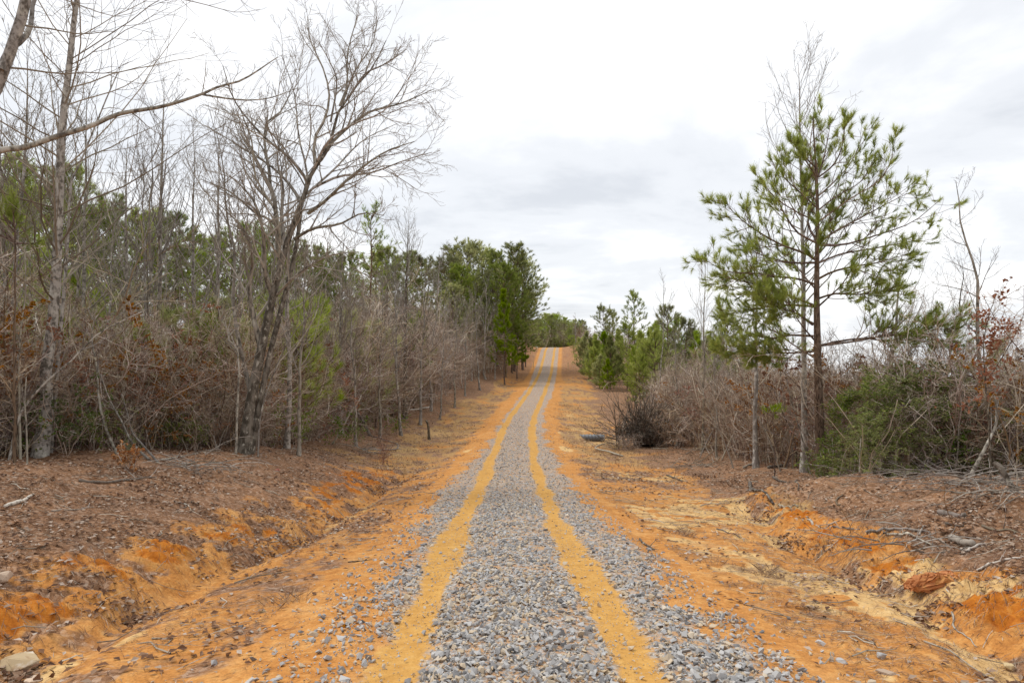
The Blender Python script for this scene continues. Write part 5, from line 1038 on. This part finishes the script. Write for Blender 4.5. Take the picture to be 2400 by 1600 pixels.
def dead_bush():
    rng = np.random.default_rng(620); pts = sapling(621, .75, 6, .008, 7, 4, 2, .5, 'leaf_copper', 420, .07, leaf_t=(0, 1)); tree('withered_bush', 'small withered bush with rusty leaves on the left leaf litter', 'bush', put(300, 13.6), pts)
    pts = sapling(622, 1.6, 9, .006, 4, 3, 2, .1, None, mat='leaf_copper'); tree('dead_weed', 'tall reddish dead weed standing at the left gully head', 'weed', put(898, 27), pts)
    for px, py, lab in ((1710, 1075, 'thin tan weed stalk on the litter below the brush pile'), (1985, 1265, 'single dry weed stalk on the slope of the brush mound'), (2245, 1275, 'tall red-brown weed stalk on the brush mound')):
        d = depth_of(px, py); tree('dead_weed', lab, 'weed', put(px, d), sapling(630+px, .9, 1, .006, 3, 2, 1, .1, None, mat='straw'))
dead_bush()
# branches and logs on the ground
def lying(label, p0, p1, r0, r1, seed=0, mat='dead', name='fallen_branch', cat='branch', bend=.05, raise0=0.0, raise1=0.0, fork=True, n=12):
    rng = np.random.default_rng(seed+700); d0 = depth_of(*p0); d1 = depth_of(*p1)
    a = np.array([(p0[0]-1200)/FPX*d0, d0]); b = np.array([(p1[0]-1200)/FPX*d1, d1]); t = np.linspace(0, 1, n); XY = a[None]*(1-t[:, None])+b[None]*t[:, None]; L_ = np.linalg.norm(b-a)
    nrm = np.array([-(b-a)[1], (b-a)[0]])/max(L_, 1e-6); XY = XY+nrm[None]*(np.sin(t*math.pi)*bend*L_*rng.choice([-1, 1])+np.cumsum(rng.normal(0, .012, n))*L_)[:, None]
    z_ = ground_h(XY[:, 0], XY[:, 1]); z_ = np.maximum(z_, _smooth(z_, 5)); z_ = z_+r0*.7+raise0*(1-t)+raise1*t+.02*rng.random(n)*L_*.3
    P = np.concatenate([XY, z_[:, None]], 1); o3 = P[0].copy(); P = P-o3; R = rad(r0, r1, n)*(1+.12*rng.normal(size=n)); G1 = Geo(); G1.tubes(P[None], R[None], 7, rng)
    capV = np.stack([P[0], P[-1]]); parts = [('stem', G1.mesh('stem', M[mat], True))]
    # closed ends
    bm = bmesh.new(); bm.from_mesh(parts[0][1]); bmesh.ops.holes_fill(bm, edges=[e for e in bm.edges if e.is_boundary], sides=0); bm.to_mesh(parts[0][1]); bm.free()
    if fork:
        C, CR = sprout(P[None], R[None], rng, n=4, t0=.3, ang=38, L=.35, up=.02, npts=5, rr=.5, rmin=.003); Gf = Geo(); Gf.tubes(C, CR, 5, rng); parts.append(('side_twigs', Gf.mesh('side_twigs', M[mat])))
    return tree(name, label, cat, o3, parts)
lying('long grey branch lying on the leaf litter below the withered bush', (185, 1128), (370, 1122), .028, .012, 1)
lying('pale weathered stick on the litter at the far left', (10, 1190), (82, 1162), .030, .014, 2, fork=False)
lying('thin stick on the litter above the left bank', (120, 1198), (220, 1190), .012, .006, 3)
lying('curved pale root scrap on the litter above the left bank', (408, 1175), (418, 1190), .012, .006, 4, fork=False, bend=.3)
lying('tangle branch at the foot of the curved white stems', (375, 1080), (500, 1060), .022, .008, 5)
lying('second tangle branch right of the curved white stems', (420, 1095), (520, 1085), .018, .008, 6)
lying('pale forked driftwood-like branch at the clearing edge left of the track', (838, 1050), (856, 1020), .035, .02, 7, bend=.25)
lying('fallen log lying at the back of the log pile', (820, 960), (985, 930), .22, .16, 8, 'bark_dark', 'fallen_log', 'log', .02, .15, .35, False)
lying('pale fallen log at the front of the log pile', (885, 965), (955, 950), .17, .12, 9, 'dead', 'fallen_log', 'log', .02, .1, .2, False)
lying('thin pale log on the ground right of the log pile', (955, 962), (1000, 954), .07, .05, 10, 'dead', 'fallen_log', 'log', .02, .05, .05, False)
lying('brown split log low in the log pile', (880, 972), (930, 963), .13, .10, 11, 'rock', 'fallen_log', 'log', .02, .02, .05, False)
lying('crooked dark branch in front of the log pile', (840, 985), (885, 972), .05, .02, 12, 'bark_dark')
lying('brown pole lying across the slope at the right gully head', (1765, 1135), (1850, 1165), .055, .025, 13, 'bark_dark', bend=.04, fork=False)
lying('thinner dark pole crossing above the brown one', (1805, 1120), (1855, 1158), .03, .012, 14, 'bark_dark', fork=False)
lying('pale branch propped on the litter by the pale slender trunk', (1740, 1098), (1798, 1070), .04, .02, 15, raise1=.1, fork=False)
lying('mossy log stub in front of the right-hand brush', (1722, 1062), (1758, 1070), .09, .07, 16, 'dead', 'fallen_log', 'log', .03, .05, .02, False)
lying('dark stub lying near the foot of the roadside pine', (1800, 1098), (1832, 1090), .05, .03, 17, 'bark_dark', fork=False)
lying('pale root limb arching at the uprooted bush', (1462, 1070), (1482, 1042), .045, .02, 18, raise1=.2, bend=.2, fork=False)
lying('white straight stick lying before the uprooted bush', (1528, 1052), (1568, 1052), .03, .02, 19, fork=False)
lying('small dark branch on the pale sand right of the gravel', (1565, 1115), (1603, 1130), .03, .012, 20, 'bark_dark')
for i, (a, b) in enumerate((((1610, 1065), (1660, 1050)), ((1630, 1085), (1680, 1050)), ((1640, 1050), (1690, 1070)), ((1650, 1095), (1685, 1078)), ((1600, 1050), (1650, 1062)))):
    lying('grey stick in the small brush pile before the right thicket', a, b, .022, .01, 21+i, raise1=.15).__setitem__('group', 'sticks of the small brush pile')
lying('long pale pole lying on the middle of the brush mound', (2030, 1252), (2180, 1252), .026, .014, 30, fork=False)
lying('pale pole slanting just under the long one on the brush mound', (2075, 1258), (2185, 1282), .022, .012, 31)
lying('thick short log on the lower brush mound', (2230, 1268), (2285, 1282), .055, .045, 32, 'dead', 'fallen_log', 'log', .02, .02, .02, False)
lying('white forked stick right of the thick short log', (2265, 1295), (2308, 1278), .025, .012, 33)
lying('pale stick near the top left of the brush mound', (1825, 1188), (1868, 1190), .025, .018, 34, fork=False)
lying('split grey stick on the left flank of the brush mound', (1895, 1222), (1960, 1225), .022, .012, 35)
lying('light stick below the split grey one on the mound', (1950, 1235), (2010, 1245), .018, .010, 36)
lying('weathered plank-like wood on the upper right of the mound', (2200, 1205), (2262, 1212), .05, .035, 37, fork=False)
lying('long grey branch at the right edge of the mound', (2300, 1235), (2398, 1255), .02, .010, 38)
lying('pale branch slanting at the right edge low on the mound', (2290, 1340), (2398, 1310), .016, .008, 39)
lying('grey stick at the right edge beneath the dark broken branch', (2215, 1228), (2260, 1232), .02, .012, 40, fork=False)
lying('curved white root on the front of the mound', (1968, 1185), (1975, 1160), .02, .010, 41, bend=.25, fork=False)
lying('thin bent twig lying across the right gully', (2228, 1440), (2290, 1520), .010, .005, 42, fork=False)
lying('thin twig standing out on the right clay slope', (1755, 1390), (1790, 1392), .008, .004, 43)
lying('bent twig on the left clay slope', (355, 1500), (380, 1515), .008, .004, 44, fork=False, bend=.3)
lying('pale upright twig scrap on the left clay slope', (710, 1505), (716, 1525), .012, .006, 45, fork=False, bend=.3)
lying('dark twig on the clay left of the gravel', (815, 1318), (905, 1312), .008, .004, 46, 'bark_dark')
lying('white chip of wood on the gravel between the wheel tracks', (1148, 1383), (1175, 1375), .012, .008, 47, fork=False)
lying('long dead stem across the slope right of the gravel', (1640, 1185), (1710, 1180), .012, .006, 48)
lying('dark curl of branch at the right gravel edge', (1500, 1265), (1535, 1290), .018, .010, 49, 'bark_dark')
lying('grey twig bunch on the slope left of the right gully', (1680, 1240), (1735, 1262), .012, .006, 50)
# arching brush heap at the right edge
def heap(seed, px, d, n, L, label):
    rng = np.random.default_rng(seed); b = np.array(put(px, d)); a = np.where(rng.random(n) < .5, 0, math.pi)+rng.normal(0, .5, n); el = rng.uniform(.02, .6, n)
    dr = np.stack([np.cos(a)*np.cos(el), np.sin(a)*np.cos(el), np.sin(el)], -1); ln = L*(.5+.7*rng.random(n)); P = np.empty((n, 8, 3)); P[:, 0] = rng.normal(0, .35, (n, 3))*np.array([1.6, 1, .15])+np.array([0, 0, .12])
    for k in range(1, 8): dr = norm(dr+rng.normal(0, .07, dr.shape)+np.array([[0, 0, -.10]])); P[:, k] = P[:, k-1]+dr*(ln/7)[:, None]
    P[:, :, 2] = np.maximum(P[:, :, 2], .02); G1 = Geo(); R = np.stack([rad(.012, .004, 8)]*n); G1.tubes(P, R, 5, rng); C, CR = sprout(P, R, rng, n=5, L=.35, ang=38, npts=4, rmin=.003); G2 = Geo(); G2.tubes(C, CR, 3, rng)
    tree('brush_heap', label, 'brush heap', b, [('branches', G1.mesh('branches', M['dead'])), ('twigs', G2.mesh('twigs', M['twig_pale']))])
heap(1, 2310, 12.6, 34, 1.7, 'heap of grey cut branches arching at the right edge')
heap(2, 2385, 10.6, 26, 1.3, 'grey brush heap spilling in at the right edge lower down')
heap(3, 2110, 9.6, 20, .8, 'dark twiggy root tangle under the long pale pole')
heap(4, 440, 15.2, 26, 1.3, 'heap of grey branches at the foot of the left thicket')
heap(5, 870, 29.0, 22, 1.6, 'twiggy heap beside the leaning bare pole')
heap(6, 1640, 25.5, 20, 1.1, 'loose heap of sticks in front of the right-hand brush')
# corrugated culvert under the track
def culvert():
    rng = np.random.default_rng(1); a = np.array([-2.2, 38.6, EYE-5.52]); b = np.array([5.3, 39.4, EYE-5.56]); n = 230; t = np.linspace(0, 1, n); P = a[None]*(1-t[:, None])+b[None]*t[:, None]
    R = .20+.022*np.sin(np.arange(n)*math.pi/3); G1 = Geo(); G1.tubes((P-a)[None], R[None], 20, rng, .5); G2 = Geo(); G2.tubes((P-a)[None][:, ::-1], (R*.88)[None], 20, rng, .5)
    m, t_, b_, out = new_mat('corrugated_plastic'); b_.inputs['Base Color'].default_value = (.12, .125, .135, 1); b_.inputs['Roughness'].default_value = .45; b_.inputs['Specular IOR Level'].default_value = .5
    tree('culvert_pipe', 'dark corrugated drain pipe sticking out of the bank under the track', 'pipe', a, [('shell', G1.mesh('shell', m, True)), ('lining', G2.mesh('lining', m, True))])
culvert()
# two survey stakes
def stake(px, d, h, label):
    x, y, z_ = put(px, d); bm = bmesh.new(); r = bmesh.ops.create_cube(bm, size=1)
    for v in bm.verts: v.co.x *= .09; v.co.y *= .04; v.co.z = (v.co.z+.5)*h
    bmesh.ops.bevel(bm, geom=bm.edges[:], offset=.004, segments=1, affect='EDGES')
    me_ = bpy.data.meshes.new('survey_stake'); bm.to_mesh(me_); bm.free(); m, t_, b_, out = new_mat('stake_wood'); t_.links.new(ramp(t_, noise(t_, None, 40), [(.3, (.50, .36, .20)), (.7, (.66, .52, .33))]), b_.inputs['Base Color']); me_.materials.append(m)
    o = link(bpy.data.objects.new('survey_stake', me_)); o.location = (x, y, z_); o.rotation_euler = (.02, .03, .2); tag(o, label, 'stake', 'survey stakes')
stake(1250, 107, 1.05, 'pale wooden stake left of the gravel on the hill')
stake(1331, 104, 1.05, 'pale wooden stake right of the gravel on the hill')
